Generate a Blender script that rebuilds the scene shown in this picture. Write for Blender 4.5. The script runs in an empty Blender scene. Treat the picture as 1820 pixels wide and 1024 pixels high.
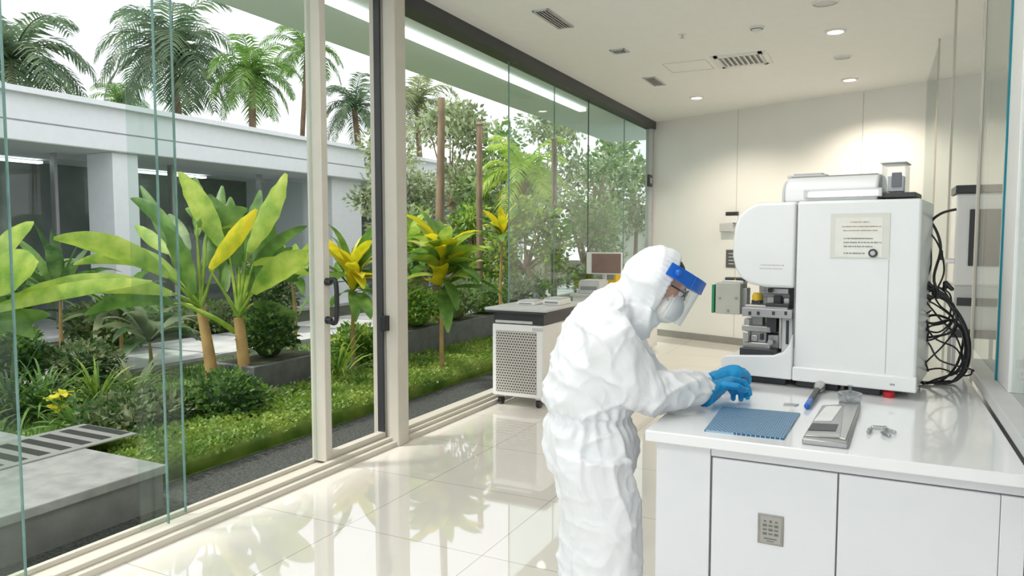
import bpy, bmesh, math, random
from math import sin, cos, pi, radians, atan, sqrt
from mathutils import Vector, Matrix, noise
R = random.Random(7)
SC = bpy.context.scene
C = SC.collection
V = Vector
# ------------------------------------------------------------------ camera maths
F = 1300.0
th = radians(26.57); pc = atan(87/1300)
CAM = V((0, 0, 1.5))
fw = V((-sin(th)*cos(pc), cos(th)*cos(pc), -sin(pc)))
rt = V((cos(th), sin(th), 0)); up = rt.cross(fw)
def ray(px, py): return fw + rt*((px-910)/F) + up*((512-py)/F)
def at_d(px, py, d): return CAM + ray(px, py)*d
def at_pl(px, py, p, n):
    r = ray(px, py); return CAM + r*((p-CAM).dot(n)/r.dot(n))
def at_z(px, py, z): return at_pl(px, py, V((0, 0, z)), V((0, 0, 1)))
def at_x(px, py, x): return at_pl(px, py, V((x, 0, 0)), V((1, 0, 0)))
def at_y(px, py, y): return at_pl(px, py, V((0, y, 0)), V((0, 1, 0)))
cd = bpy.data.cameras.new('camera'); cam = bpy.data.objects.new('camera', cd); C.objects.link(cam)
cd.sensor_width = 36; cd.lens = 36*F/1820; cd.clip_start = .02
m = Matrix((rt, up, -fw)).transposed().to_4x4(); m.translation = CAM
cam.matrix_world = m; SC.camera = cam
SC.view_settings.view_transform = 'Standard'
# ------------------------------------------------------------------ materials
MATS = {}
def mat(name, col, rough=.5, metal=0, var=.06, vs=8, bump=0, bs=60, emit=0, coat=0, stretch=None):
    if name in MATS: return MATS[name]
    M = bpy.data.materials.new(name); M.use_nodes = True; nt = M.node_tree; b = nt.nodes['Principled BSDF']
    b.inputs['Roughness'].default_value = rough; b.inputs['Metallic'].default_value = metal
    tc = nt.nodes.new('ShaderNodeTexCoord'); n = nt.nodes.new('ShaderNodeTexNoise'); n.inputs['Scale'].default_value = vs
    n.inputs['Detail'].default_value = 3
    mp = nt.nodes.new('ShaderNodeMapping')
    if stretch: mp.inputs['Scale'].default_value = stretch
    nt.links.new(tc.outputs['Object'], mp.inputs[0]); nt.links.new(mp.outputs[0], n.inputs['Vector'])
    r = nt.nodes.new('ShaderNodeValToRGB')
    r.color_ramp.elements[0].position = .3; r.color_ramp.elements[1].position = .7
    r.color_ramp.elements[0].color = (*[max(0, c*(1-var)) for c in col], 1)
    r.color_ramp.elements[1].color = (*[min(1, c*(1+var)) for c in col], 1)
    nt.links.new(n.outputs['Fac'], r.inputs[0]); nt.links.new(r.outputs[0], b.inputs['Base Color'])
    if bump:
        n2 = nt.nodes.new('ShaderNodeTexNoise'); n2.inputs['Scale'].default_value = bs; n2.inputs['Detail'].default_value = 4
        bm = nt.nodes.new('ShaderNodeBump'); bm.inputs['Strength'].default_value = bump; bm.inputs['Distance'].default_value = .01
        nt.links.new(mp.outputs[0], n2.inputs['Vector']); nt.links.new(n2.outputs['Fac'], bm.inputs['Height']); nt.links.new(bm.outputs[0], b.inputs['Normal'])
    if emit:
        nt.links.new(r.outputs[0], b.inputs['Emission Color']); b.inputs['Emission Strength'].default_value = emit
    if coat: b.inputs['Coat Weight'].default_value = coat
    MATS[name] = M; return M
def leafmat(name, cols, vs=5, rough=.45, transl=.45):
    M = bpy.data.materials.new(name); M.use_nodes = True; nt = M.node_tree; b = nt.nodes['Principled BSDF']; out = nt.nodes['Material Output']
    b.inputs['Roughness'].default_value = rough
    tc = nt.nodes.new('ShaderNodeTexCoord'); n = nt.nodes.new('ShaderNodeTexNoise'); n.inputs['Scale'].default_value = vs; n.inputs['Detail'].default_value = 5
    r = nt.nodes.new('ShaderNodeValToRGB'); e = r.color_ramp.elements
    e[0].position = .32; e[0].color = (*cols[0], 1); e[1].position = .7; e[1].color = (*cols[-1], 1)
    if len(cols) > 2:
        x = e.new(.5); x.color = (*cols[1], 1)
    t = nt.nodes.new('ShaderNodeBsdfTranslucent'); mx = nt.nodes.new('ShaderNodeMixShader'); mx.inputs[0].default_value = transl
    nt.links.new(tc.outputs['Object'], n.inputs['Vector']); nt.links.new(n.outputs['Fac'], r.inputs[0])
    nt.links.new(r.outputs[0], b.inputs['Base Color']); nt.links.new(r.outputs[0], t.inputs[0])
    nt.links.new(b.outputs[0], mx.inputs[1]); nt.links.new(t.outputs[0], mx.inputs[2]); nt.links.new(mx.outputs[0], out.inputs[0])
    return M
def glassmat(name, tint=(.93, .97, .95), base=.03, k=.75, rough=0):
    M = bpy.data.materials.new(name); M.use_nodes = True; nt = M.node_tree; nt.nodes.remove(nt.nodes['Principled BSDF']); out = nt.nodes['Material Output']
    tr = nt.nodes.new('ShaderNodeBsdfTransparent'); gl = nt.nodes.new('ShaderNodeBsdfGlossy'); gl.inputs['Roughness'].default_value = rough
    nz = nt.nodes.new('ShaderNodeTexNoise'); nz.inputs['Scale'].default_value = .7
    rp = nt.nodes.new('ShaderNodeValToRGB'); rp.color_ramp.elements[0].color = (*[c*.985 for c in tint], 1); rp.color_ramp.elements[1].color = (*tint, 1)
    nt.links.new(nz.outputs['Fac'], rp.inputs[0]); nt.links.new(rp.outputs[0], tr.inputs[0])
    lw = nt.nodes.new('ShaderNodeLayerWeight'); lw.inputs[0].default_value = .5
    p = nt.nodes.new('ShaderNodeMath'); p.operation = 'POWER'; p.inputs[1].default_value = 5
    q = nt.nodes.new('ShaderNodeMath'); q.operation = 'MULTIPLY_ADD'; q.inputs[1].default_value = k; q.inputs[2].default_value = base
    mx = nt.nodes.new('ShaderNodeMixShader')
    nt.links.new(lw.outputs['Facing'], p.inputs[0]); nt.links.new(p.outputs[0], q.inputs[0]); nt.links.new(q.outputs[0], mx.inputs[0])
    nt.links.new(tr.outputs[0], mx.inputs[1]); nt.links.new(gl.outputs[0], mx.inputs[2]); nt.links.new(mx.outputs[0], out.inputs[0])
    return M
white = mat('white_paint', (.84, .84, .83), .5, var=.012)
wallm = mat('wall_panel', (.90, .89, .865), .35, var=.012, vs=2)
ceilm = mat('ceiling_paint', (.93, .925, .915), .7, var=.01)
beige = mat('beige_aluminium', (.58, .55, .48), .4, var=.03)
darkm = mat('dark_metal', (.035, .037, .04), .4, var=.1)
blackp = mat('black_plastic', (.015, .015, .017), .35, var=.1)
greym = mat('grey_metal', (.42, .42, .42), .35, metal=.6, var=.05)
steel = mat('brushed_steel', (.55, .54, .52), .3, metal=.9, var=.05)
lgrey = mat('light_grey_plastic', (.58, .59, .59), .4, var=.03)
machw = mat('machine_white', (.80, .81, .81), .32, var=.01, coat=.2)
seamm = mat('seam_grey', (.28, .28, .28), .6)
softg = mat('soft_seam', (.5, .5, .49), .6)
quartz = mat('quartz_worktop', (.83, .835, .845), .12, var=.02, vs=3, coat=.5)
cabm = mat('cabinet_laminate', (.74, .75, .78), .4, var=.01)
concrete = mat('concrete', (.26, .27, .26), .6, var=.2, bump=.2, bs=25)
conc_d = mat('dark_concrete', (.13, .14, .13), .7, var=.2, bump=.2, bs=25)
bark = mat('bark', (.24, .17, .11), .8, var=.35, bump=.6, bs=20, stretch=(1, 1, .3))
barkl = mat('smooth_tan_stem', (.42, .27, .10), .6, var=.3, vs=5, bump=.3, bs=15)
soil = mat('soil', (.06, .07, .035), .95, var=.5, vs=6, bump=.5, bs=20)
grassg = mat('grass_ground', (.14, .22, .06), .95, var=.5, vs=9, bump=.6, bs=40)
gravelm = mat('dark_gravel', (.06, .065, .06), .9, var=.6, vs=60, bump=.8, bs=70)
pathm = mat('path_stone', (.46, .47, .45), .75, var=.2, vs=3)
stucco = mat('building_stucco', (.80, .82, .85), .7, var=.02)
dimint = mat('dim_interior', (.15, .17, .16), .7, var=.2, vs=2)  # dimness of the interior is put into this dark wall colour
suitm = mat('coverall_fabric', (.83, .84, .87), .55, var=.012, bump=.35, bs=22)
gloveM = mat('blue_nitrile', (.0, .27, .60), .4, var=.08, bump=.15, bs=60)
blueM = mat('blue_plastic', (.005, .12, .55), .3, var=.05)
maskM = mat('mask_fabric', (.86, .85, .82), .8, var=.03, bump=.2, bs=90)
skinM = mat('skin', (.62, .36, .25), .5, var=.08, vs=12)
hairM = mat('dark_hair', (.02, .015, .01), .6)
redM = mat('red_rubber', (.5, .01, .02), .4)
yelM = mat('yellow_plastic', (.75, .50, .02), .4)
creamM = mat('cream_sign', (.70, .69, .63), .5, var=.02)
greenM = mat('green_board', (.02, .22, .10), .5)
lampM = mat('lamp_glow', (1, .88, .70), .5, var=.01, emit=8)
coolM = mat('cool_glow', (.95, .98, 1), .5, var=.01, emit=2.0)
glass = glassmat('window_glass', (.91, .96, .935), .05, .7)
glassR = glassmat('partition_glass', (.92, .95, .94), .03, .3)
edgeG = mat('green_glass_edge', (.16, .28, .26), .15, var=.2)
tealE = mat('teal_glass_edge', (.0, .20, .26), .2, var=.1)
clearP = glassmat('clear_plastic', (.92, .94, .95), .12, .6, .03)
frostP = glassmat('thick_clear_plastic', (.74, .77, .78), .22, .6, .06)
visorP = glassmat('visor_plastic', (.93, .95, .97), .06, .45, .03)
def tile_mat():
    M = bpy.data.materials.new('polished_floor_tiles'); M.use_nodes = True; nt = M.node_tree; b = nt.nodes['Principled BSDF']
    tc = nt.nodes.new('ShaderNodeTexCoord'); br = nt.nodes.new('ShaderNodeTexBrick')
    br.offset = 0; br.squash = 1
    for k, v in (('Scale', 1), ('Mortar Size', .0024), ('Mortar Smooth', 0), ('Bias', 0), ('Brick Width', .81), ('Row Height', .81)): br.inputs[k].default_value = v
    br.inputs['Color1'].default_value = (.79, .755, .70, 1); br.inputs['Color2'].default_value = (.765, .73, .68, 1); br.inputs['Mortar'].default_value = (.40, .37, .33, 1)
    n = nt.nodes.new('ShaderNodeTexNoise'); n.inputs['Scale'].default_value = 2.5; n.inputs['Detail'].default_value = 4
    mx = nt.nodes.new('ShaderNodeMix'); mx.data_type = 'RGBA'; mx.blend_type = 'MULTIPLY'; mx.inputs[0].default_value = .08
    nt.links.new(tc.outputs['Object'], br.inputs['Vector']); nt.links.new(tc.outputs['Object'], n.inputs['Vector'])
    nt.links.new(br.outputs['Color'], mx.inputs[6]); nt.links.new(n.outputs['Fac'], mx.inputs[7]); nt.links.new(mx.outputs[2], b.inputs['Base Color'])
    b.inputs['Roughness'].default_value = .03; b.inputs['IOR'].default_value = 2.2
    return M
tiles = tile_mat()
g_dark = leafmat('leaf_dark', [(.03, .075, .025), (.065, .14, .04), (.13, .23, .07)])
g_mid = leafmat('leaf_mid', [(.065, .16, .03), (.14, .28, .055), (.26, .42, .10)])
g_light = leafmat('leaf_light', [(.19, .36, .05), (.38, .54, .08), (.60, .70, .15)])
g_yel = leafmat('leaf_yellow', [(.50, .56, .02), (.85, .74, .03), (.90, .66, .03)])
g_palm = leafmat('palm_leaf', [(.07, .13, .07), (.13, .21, .11), (.24, .32, .17)], 1.5)
g_olive = leafmat('leaf_olive', [(.13, .17, .08), (.25, .30, .15), (.44, .48, .26)], 2)
g_haze = leafmat('leaf_haze_tint', [(.22, .30, .16), (.40, .49, .27), (.62, .70, .44)], 2)  # haze over the far trees is put into these paler leaf colours
g_hedge = leafmat('leaf_hedge', [(.10, .21, .03), (.23, .36, .06), (.42, .52, .11)], 3)
# ------------------------------------------------------------------ mesh builder
WM = {}
class MB:
    def __init__(s): s.v = []; s.f = []; s.m = []; s.cur = 0
    def add(s, vs, fs):
        o = len(s.v); s.v += [V(p) for p in vs]
        for f in fs: s.f.append([i+o for i in f]); s.m.append(s.cur)
        return s
    def obox(s, c, a, b, d):
        c = V(c); P = [c+a*i+b*j+d*k for k in (-1, 1) for j in (-1, 1) for i in (-1, 1)]
        return s.add(P, [(0, 2, 3, 1), (4, 5, 7, 6), (0, 1, 5, 4), (2, 6, 7, 3), (0, 4, 6, 2), (1, 3, 7, 5)])
    def box(s, x0, x1, y0, y1, z0, z1):
        return s.obox(((x0+x1)/2, (y0+y1)/2, (z0+z1)/2), V((abs(x1-x0)/2, 0, 0)), V((0, abs(y1-y0)/2, 0)), V((0, 0, abs(z1-z0)/2)))
    def tube(s, pts, r, n=8, cap=True, flat=1):
        pts = [V(p) for p in pts]; k = len(pts)
        rr = r if isinstance(r, (list, tuple)) else [r]*k
        t0 = (pts[1]-pts[0]).normalized(); a = t0.orthogonal().normalized(); rings = []
        for i, p in enumerate(pts):
            t = (pts[min(i+1, k-1)]-pts[max(i-1, 0)]).normalized()
            a = (a - t*a.dot(t)).normalized(); b = t.cross(a)
            rings.append([p+(a*cos(2*pi*j/n)+b*sin(2*pi*j/n)*flat)*rr[i] for j in range(n)])
        return s.rings(rings, cap)
    def rings(s, rgs, cap=True):
        n = len(rgs[0]); vs = [q for r in rgs for q in r]; fs = []
        for i in range(len(rgs)-1):
            for j in range(n): fs.append((i*n+j, i*n+(j+1) % n, (i+1)*n+(j+1) % n, (i+1)*n+j))
        if cap: fs.append(list(range(n))[::-1]); fs.append([(len(rgs)-1)*n+j for j in range(n)])
        return s.add(vs, fs)
    def ell(s, c, a, b, d, nu=16, nv=10):
        c = V(c); rgs = []
        for i in range(nv+1):
            f = pi*(.02+.96*i/nv); rgs.append([c - d*cos(f) + (a*cos(2*pi*j/nu)+b*sin(2*pi*j/nu))*sin(f) for j in range(nu)])
        return s.rings(rgs)
    def sph(s, c, r, nu=14, nv=8): return s.ell(c, V((r, 0, 0)), V((0, r, 0)), V((0, 0, r)), nu, nv)
    def cap(s, p0, p1, r0, r1, n=14):
        p0 = V(p0); p1 = V(p1); t = (p1-p0).normalized(); pts = []; rr = []
        for i in range(5): a = pi/2*(i+.15)/5; pts.append(p0-t*r0*cos(a)); rr.append(r0*sin(a))
        pts.append(p0); rr.append(r0); pts.append(p1); rr.append(r1)
        for i in range(5): a = pi/2*(i+.85)/5; pts.append(p1+t*r1*sin(a)); rr.append(r1*cos(a))
        return s.tube(pts, rr, n)
    def lathe(s, c, prof, n=24):
        c = V(c); return s.rings([[c+V((r*cos(2*pi*j/n), r*sin(2*pi*j/n), z)) for j in range(n)] for r, z in prof])
    def prism(s, poly, fn, w0, w1):
        n = len(poly); vs = [fn(u, v, w0) for u, v in poly]+[fn(u, v, w1) for u, v in poly]
        fs = [list(range(n)), [n+i for i in range(n)][::-1]]+[(i, n+i, n+(i+1) % n, (i+1) % n) for i in range(n)]
        return s.add(vs, fs)
    def build(s, name, mats, parent=None, bevel=0, ang=35, origin=None, world=True, segs=2):
        vs = s.v
        if parent is not None:
            if world: inv = WM[parent.name].inverted(); vs = [inv @ p for p in vs]
            o_loc = V((0, 0, 0))
        else:
            if origin is None:
                xs = [p.x for p in vs]; ys = [p.y for p in vs]; zs = [p.z for p in vs]
                origin = V(((min(xs)+max(xs))/2, (min(ys)+max(ys))/2, min(zs)))
            o_loc = V(origin); vs = [p-o_loc for p in vs]
        me = bpy.data.meshes.new(name); me.from_pydata([tuple(p) for p in vs], [], s.f)
        mats = mats if isinstance(mats, (list, tuple)) else [mats]
        for q in mats: me.materials.append(q)
        me.polygons.foreach_set('material_index', [min(i, len(mats)-1) for i in s.m])
        bm = bmesh.new(); bm.from_mesh(me)
        if len(bm.faces) < 30000: bmesh.ops.recalc_face_normals(bm, faces=bm.faces)
        bm.to_mesh(me); bm.free()
        me.polygons.foreach_set('use_smooth', [True]*len(me.polygons))
        me.set_sharp_from_angle(angle=radians(ang))
        o = bpy.data.objects.new(name, me); C.objects.link(o); o.location = o_loc
        if parent is not None: o.parent = parent; WM[o.name] = WM[parent.name]
        else: WM[o.name] = Matrix.Translation(o_loc)
        if bevel:
            bv = o.modifiers.new('bevel', 'BEVEL'); bv.width = bevel; bv.segments = segs; bv.limit_method = 'ANGLE'; bv.angle_limit = radians(40)
        return o
def T(o, label, cat, group=None, kind=None):
    o['label'] = label; o['category'] = cat
    if group: o['group'] = group
    if kind: o['kind'] = kind
    return o
def S(o, **k):
    o['kind'] = 'structure'; return o
def E(name, loc, label, cat, rz=0, group=None):
    o = bpy.data.objects.new(name, None); C.objects.link(o); o.location = loc; o.rotation_euler = (0, 0, rz); o.empty_display_size = .1
    WM[o.name] = Matrix.Translation(V(loc)) @ Matrix.Rotation(rz, 4, 'Z')
    return T(o, label, cat, group)
def smooth_path(P, k=6):
    P = [V(p) for p in P]; out = []
    for i in range(len(P)-1):
        a = P[max(i-1, 0)]; b = P[i]; c = P[i+1]; d = P[min(i+2, len(P)-1)]
        for j in range(k):
            t = j/k; out.append(.5*((2*b)+(c-a)*t+(2*a-5*b+4*c-d)*t*t+(3*b-a-3*c+d)*t**3))
    out.append(P[-1]); return out
Z = V((0, 0, 1)); X = V((1, 0, 0)); Y = V((0, 1, 0))
# ------------------------------------------------------------------ world and lights
w = bpy.data.worlds.new('world'); SC.world = w; w.use_nodes = True; nt = w.node_tree; bg = nt.nodes['Background']
tc = nt.nodes.new('ShaderNodeTexCoord'); nz = nt.nodes.new('ShaderNodeTexNoise'); nz.inputs['Scale'].default_value = 2.5; nz.inputs['Detail'].default_value = 5
rp = nt.nodes.new('ShaderNodeValToRGB'); rp.color_ramp.elements[0].position = .35; rp.color_ramp.elements[0].color = (.86, .91, .97, 1)
rp.color_ramp.elements[1].position = .6; rp.color_ramp.elements[1].color = (.98, .99, 1, 1)
nt.links.new(tc.outputs['Generated'], nz.inputs['Vector']); nt.links.new(nz.outputs['Fac'], rp.inputs[0]); nt.links.new(rp.outputs[0], bg.inputs[0])
bg.inputs[1].default_value = 1.6
def lamp(name, kind, loc, energy, col=(1, 1, 1), aim=None, **k):
    l = bpy.data.lights.new(name, kind); l.energy = energy; l.color = col
    for a, b in k.items(): setattr(l, a, b)
    o = bpy.data.objects.new(name, l); C.objects.link(o); o.location = loc
    if aim is not None: o.rotation_euler = (V(aim)-V(loc)).to_track_quat('-Z', 'Y').to_euler()
    return o
lamp('sun_light', 'SUN', (0, 0, 20), 3.0, (1, .96, .88), aim=(5, 4, 10), angle=radians(6))
lamp('fill_area_light', 'AREA', (-1.5, 2.2, 3.27), 42, (1, .985, .96), aim=(-1.5, 2.2, 0), shape='RECTANGLE', size=2.2, size_y=2.0)  # unseen fill light added over the bench and person to brighten them
lamp('fill_area_light', 'AREA', (-1.3, -1.2, 3.27), 70, (1, .985, .96), aim=(-1.3, -1.2, 0), shape='RECTANGLE', size=2.4, size_y=1.6)  # second added fill light, out of view behind the camera
# ------------------------------------------------------------------ room shell
GX = -3.2; H = 3.3; RX = .43
A = V((-3.25, 11.25, 0)); B = V((.46, 9.74, 0)); bw = (B-A).normalized(); bn = V((bw.y, -bw.x, 0))
if bn.y > 0: bn = -bn
def wp(px, py, off=0): return at_pl(px, py, A+bn*off, bn)
S(MB().box(-3.36, 2.7, -3, 12.2, -.12, 0).build('floor', tiles, origin=(-2.45, 2.96, 0)))
S(MB().box(-3.36, 2.7, -3, 12.2, H, H+.15).build('ceiling', ceilm))
e = A+bw*6.6
S(MB().prism([(A.x, A.y), (e.x, e.y), (e.x-bn.x*.15, e.y-bn.y*.15), (A.x-bn.x*.15, A.y-bn.y*.15)], lambda u, v, w_: V((u, v, w_)), 0, H).build('wall_back', wallm))
mb = MB()
for px in (1308, 1528):
    q = wp(px, 400, .001); mb.obox((q.x, q.y, H/2+.05), bw*.003, bn*.0015, Z*(H/2-.06))
S(mb.build('trim_1', softg))
q = A+bw*1.8+bn*.008
S(MB().obox((q.x, q.y, .05), bw*1.7, bn*.008, Z*.05).build('baseboard_back', mat('baseboard', (.30, .29, .27), .5)))
# right partition
S(MB().box(RX, RX+.1, -3, 3.95, 0, .93).box(RX, RX+.03, 3.95, 9.75, 0, .12).build('wall_right', white))
S(MB().box(RX-.06, RX+.12, -3, 3.95, .905, .95).build('trim_2', lgrey, bevel=.004))
yr = [at_x(p, 425, RX).y for p in (1802, 1783, 1733, 1682, 1655)]
S(MB().box(RX, RX+.05, yr[0]-.02, yr[1], .95, H).build('trim_3', white, bevel=.004))
S(MB().box(RX-.008, RX, yr[1]-.012, yr[1]+.008, .95, H).build('trim_4', tealE))
for i, (a, b) in enumerate(((-3, yr[0]-.02), (yr[1], yr[2]), (yr[4]+.04, 9.75))):
    o = S(MB().box(RX+.010, RX+.016, a, b, .95 if i < 2 else .12, H).build('window_%d' % (20+i), glassR))
mb = MB()
for a in yr[2:]: mb.box(RX, RX+.014, a, a+.04, .12, H)
S(mb.build('trim_5', beige, bevel=.002))
S(MB().box(2.5, 2.6, -3, 9.3, 0, H).build('wall_right_corridor', mat('corridor_wall', (.60, .63, .62), .6, var=.03, vs=1)))
# left glass wall
def yx(px, x=GX): return at_x(px, 425, x).y
S(MB().box(-3.34, -3.08, -3, 11.2, 0, .035).box(-3.16, -3.12, -3, 11.2, .035, .06).box(-3.30, -3.27, -3, 11.2, .035, .06).build('trim_6', beige, bevel=.003))
S(MB().box(-3.27, -3.12, 4.40, 11.2, H-.11, H).build('trim_7', darkm))
S(MB().box(-3.30, -3.10, -3, 4.30, H-.04, H).build('trim_8', beige))
y0 = yx(22); y1 = yx(284); y2 = yx(317, -3.25)
ypost0, ypost1 = 4.30, 4.42
n = 1
def pane(a, b, x=GX, z0=.05, z1=H-.04, em=None, full=False):
    global n
    if full:
        o = S(MB().box(x-.004, x+.004, a, b, z0, z1).build('window_%d' % n, glass))
        MB().box(x-.0065, x+.006, b-.005, b+.001, z0, z1).build('glass_edge', em or edgeG, o)
    else: o = S(MB().box(x-.0065, x+.006, b-.005, b+.001, z0, z1).build('window_%d' % n, em or edgeG))
    n += 1
    return o
pane(-3, y0-.006, full=True); pane(y0, y1); pane(y1-.12, y2, -3.255, full=True)
ys = 3.64
D = MB().box(-3.255, -3.243, ys-.02, ys, .06, H-.04).build('door_1', glass); S(D)
MB().box(-3.29, -3.17, ys, ys+.06, .05, H-.04).build('door_stile', beige, D, bevel=.004)
hb = MB(); hx = -3.10; hy = ys+.03
hz0, hz1 = at_x(580, 578, hx).z, at_x(580, 497, hx).z
hb.tube(smooth_path([(-3.17, hy, hz1-.02), (hx, hy, hz1-.01), (hx+.012, hy, (hz0+hz1)/2), (hx, hy, hz0+.01), (-3.17, hy, hz0+.02)], 6), .016, 10)
hb.cap((-3.165, hy, hz1-.02), (-3.15, hy, hz1-.02), .026, .024).cap((-3.165, hy, hz0+.02), (-3.15, hy, hz0+.02), .026, .024)
hb.build('door_handle', blackp, D)
D2 = MB().box(GX-.006, GX+.006, ys+.06, ys+.07, .09, H-.04).build('door_2', glass); S(D2)
MB().box(-3.23, -3.17, ys+.06, ypost0-.02, .05, .10).build('door_rail', beige, D2, bevel=.003)
MB().box(-3.225, -3.175, ypost0-.036, ypost0-.02, .06, H-.04).build('door_stile', darkm, D2)
zl = at_x(668, 580, -3.1).z
MB().box(-3.17, -3.13, ypost0-.07, ypost0-.01, zl-.055, zl+.055).build('door_lock', blackp, D2, bevel=.004)
S(MB().box(-3.29, -3.17, ypost0, ypost1, 0, H).box(-3.165, -3.06, ypost0-.01, ypost1, 0, H).build('trim_9', beige, bevel=.006))
S(MB().box(-3.172, -3.163, ypost0-.004, ypost0+.02, 0, H).build('trim_10', seamm))
S(MB().box(-3.33, -3.02, ypost0-.06, ypost1+.05, 3.24, H).build('trim_11', beige, bevel=.004))
S(MB().box(-3.25, -3.15, ypost1, 11.2, .04, .085).build('trim_12', beige, bevel=.003))
ye = [ypost1]+[yx(p) for p in (905, 985, 1045, 1108)]+[11.2]
for i in range(5): pane(ye[i], ye[i+1]-.006, em=darkm if i == 2 else None, z0=.08, z1=H-.1, full=(i >= 1))
S(MB().box(-3.25, -3.15, 11.12, 11.24, 0, H).build('trim_13', lgrey))
# outdoor roof overhang
S(MB().box(-4.5, -3.36, -6, 13, H-.02, H+.2).build('ceiling_overhang', mat('soffit', (.68, .80, .75), .6, var=.03, vs=1)))
o = MB().box(-3.72, -3.62, 1.5, 9.5, H-.06, H-.022).build('linear_lamp', coolM); T(o, 'long white linear lamp running along the underside of the outdoor roof overhang', 'lamp')
# ------------------------------------------------------------------ ceiling fittings
dl = [(1485, 55, 'lit round downlight nearest the top, above the clear box of the machine'), (1510, 141, 'lit round downlight right of the air diffuser, near the right glass partition'), (1238, 173, 'lit round downlight furthest away, closest to the back wall')]
for i, (px, py, lb) in enumerate(dl):
    p = at_z(px, py, H)
    r = E('downlight', (p.x, p.y, H-.02), lb, 'ceiling light', group='lit ceiling downlights')
    MB().lathe(p, [(.065, -.004), (.066, -.014), (.088, -.010), (.092, 0), (.065, 0)], 28).build('trim_ring', white, r)
    MB().lathe(p, [(.002, -.006), (.062, -.006), (.062, -.001), (.002, -.001)], 28).build('diffuser', lampM, r)
    lamp('downlight_lamp', 'SPOT', (p.x, p.y, H-.03), 115, (1, .88, .72), aim=(p.x, p.y, 0), spot_size=radians(140), spot_blend=.6, shadow_soft_size=.06)
for px, py, rr, lb in ((1467, 4, .10, 'flat round ceiling speaker at the top edge of the photo'), (1497, 101, .085, 'flat grey round ceiling speaker between two lit downlights')):
    p = at_z(px, py, H)
    r = E('ceiling_speaker', (p.x, p.y, H-.01), lb, 'speaker', group='round ceiling speakers')
    MB().lathe(p, [(rr*.85, -.003), (rr*.87, -.012), (rr, -.008), (rr*1.02, 0), (rr*.8, 0)], 28).build('ring', white, r)
    MB().lathe(p, [(.002, -.008), (rr*.86, -.006), (rr*.86, 0), (.002, 0)], 28).build('grille', greym, r)
p = at_z(1345, 48, H)
r = E('smoke_detector', (p.x, p.y, H-.04), 'small white domed smoke detector on the ceiling near the air diffuser', 'smoke detector')
MB().lathe(p, [(.002, -.04), (.03, -.038), (.045, -.02), (.06, -.016), (.062, 0), (.002, 0)], 24).build('dome', white, r)
MB().lathe(p, [(.046, -.024), (.050, -.024), (.052, -.018), (.046, -.018)], 24).build('slot_ring', seamm, r)
p = at_z(1213, 61, H)
r = E('sprinkler', (p.x, p.y, H-.04), 'tiny round sprinkler head on the ceiling left of the smoke detector', 'sprinkler')
MB().lathe(p, [(.035, -.004), (.04, 0), (.002, 0), (.002, -.006)], 20).build('rose', white, r)
MB().lathe(p, [(.002, -.035), (.02, -.034), (.02, -.03), (.006, -.028), (.006, 0), (.002, 0)], 16).build('head', steel, r)
def vent(px, py, sx, sy, lb, name='air_vent', ns=4, fm=white):
    p = at_z(px, py, H); r = E(name, (p.x, p.y, H-.015), lb, 'air vent')
    mb = MB(); k = .008 if sx < .3 else .04
    for s in (-1, 1):
        mb.box(p.x+s*sx/2-k, p.x+s*sx/2+k, p.y-sy/2-k, p.y+sy/2+k, H-.012, H)
        mb.box(p.x-sx/2, p.x+sx/2, p.y+s*sy/2-k, p.y+s*sy/2+k, H-.012, H)
    mb.build('frame', fm, r)
    MB().box(p.x-sx/2, p.x+sx/2, p.y-sy/2, p.y+sy/2, H-.003, H-.001).build('backing', seamm, r)
    for i in range(ns):
        x = p.x-sx/2+sx*(i+.5)/ns
        MB().obox((x, p.y, H-.012), V((.008+.1*sx/ns, 0, -.006)), Y*(sy/2-.01), V((.001, 0, .0015))).build('slat', lgrey if ns < 6 else white, r)
vent(984, 33, .13, .52, 'long grey linear air vent nearest the post of the glass wall', ns=5, fm=lgrey)
vent(1163, 144, .13, .45, 'shorter grey linear air vent near the dark rail and back wall', ns=5, fm=lgrey)
vent(1101, 90, .14, .13, 'small square grey ceiling vent between the two linear vents', ns=5, fm=lgrey)
vent(1318, 106, .46, .46, 'square white ceiling air diffuser with many slats', 'air_diffuser', ns=9)
p = at_z(1224, 118, H)
mb = MB()
for s in (-1, 1):
    mb.box(p.x+s*.22-.003, p.x+s*.22+.003, p.y-.22, p.y+.22, H-.003, H); mb.box(p.x-.22, p.x+.22, p.y+s*.22-.003, p.y+s*.22+.003, H-.003, H)
T(mb.build('access_panel', lgrey), 'thin outline of a square access panel in the ceiling beside the diffuser', 'access panel')
# back wall fittings
def wallbox(px0, py0, px1, py1, dep, mat_, name, par=None, off=0, bev=.003):
    a = wp(px0, py0, off); b = wp(px1, py1, off); c = (a+b)/2+bn*dep/2
    mb = MB().obox(c, bw*abs((b-a).dot(bw))/2, bn*dep/2, Z*abs(a.z-b.z)/2)
    return mb.build(name, mat_, par, bevel=bev)
q = wp(1298, 413)
r = E('soap_dispenser', (q.x, q.y, q.z), 'white wall dispenser with dark shelf bracket mounted on the back wall', 'dispenser')
wallbox(1293, 377, 1313, 383, .05, darkm, 'bracket', r, off=.001); wallbox(1294, 384, 1313, 396, .05, white, 'upper_case', r, off=.001); wallbox(1284, 397, 1306, 412, .08, lgrey, 'lower_case', r, bev=.01, off=.001)
q = wp(1298, 475)
r = E('wall_notice', (q.x, q.y, q.z), 'small dark notice with pale marks on the back wall beside the machine', 'notice')
wallbox(1291, 444, 1308, 476, .01, mat('notice_grey', (.12, .12, .12), .5), 'board', r)
for py in (450, 456, 462, 468): wallbox(1295, py, 1304, py+1.8, .002, lgrey, 'printing', r, off=.0105, bev=0)
q = at_x(1137, 328, -3.14)
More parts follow.
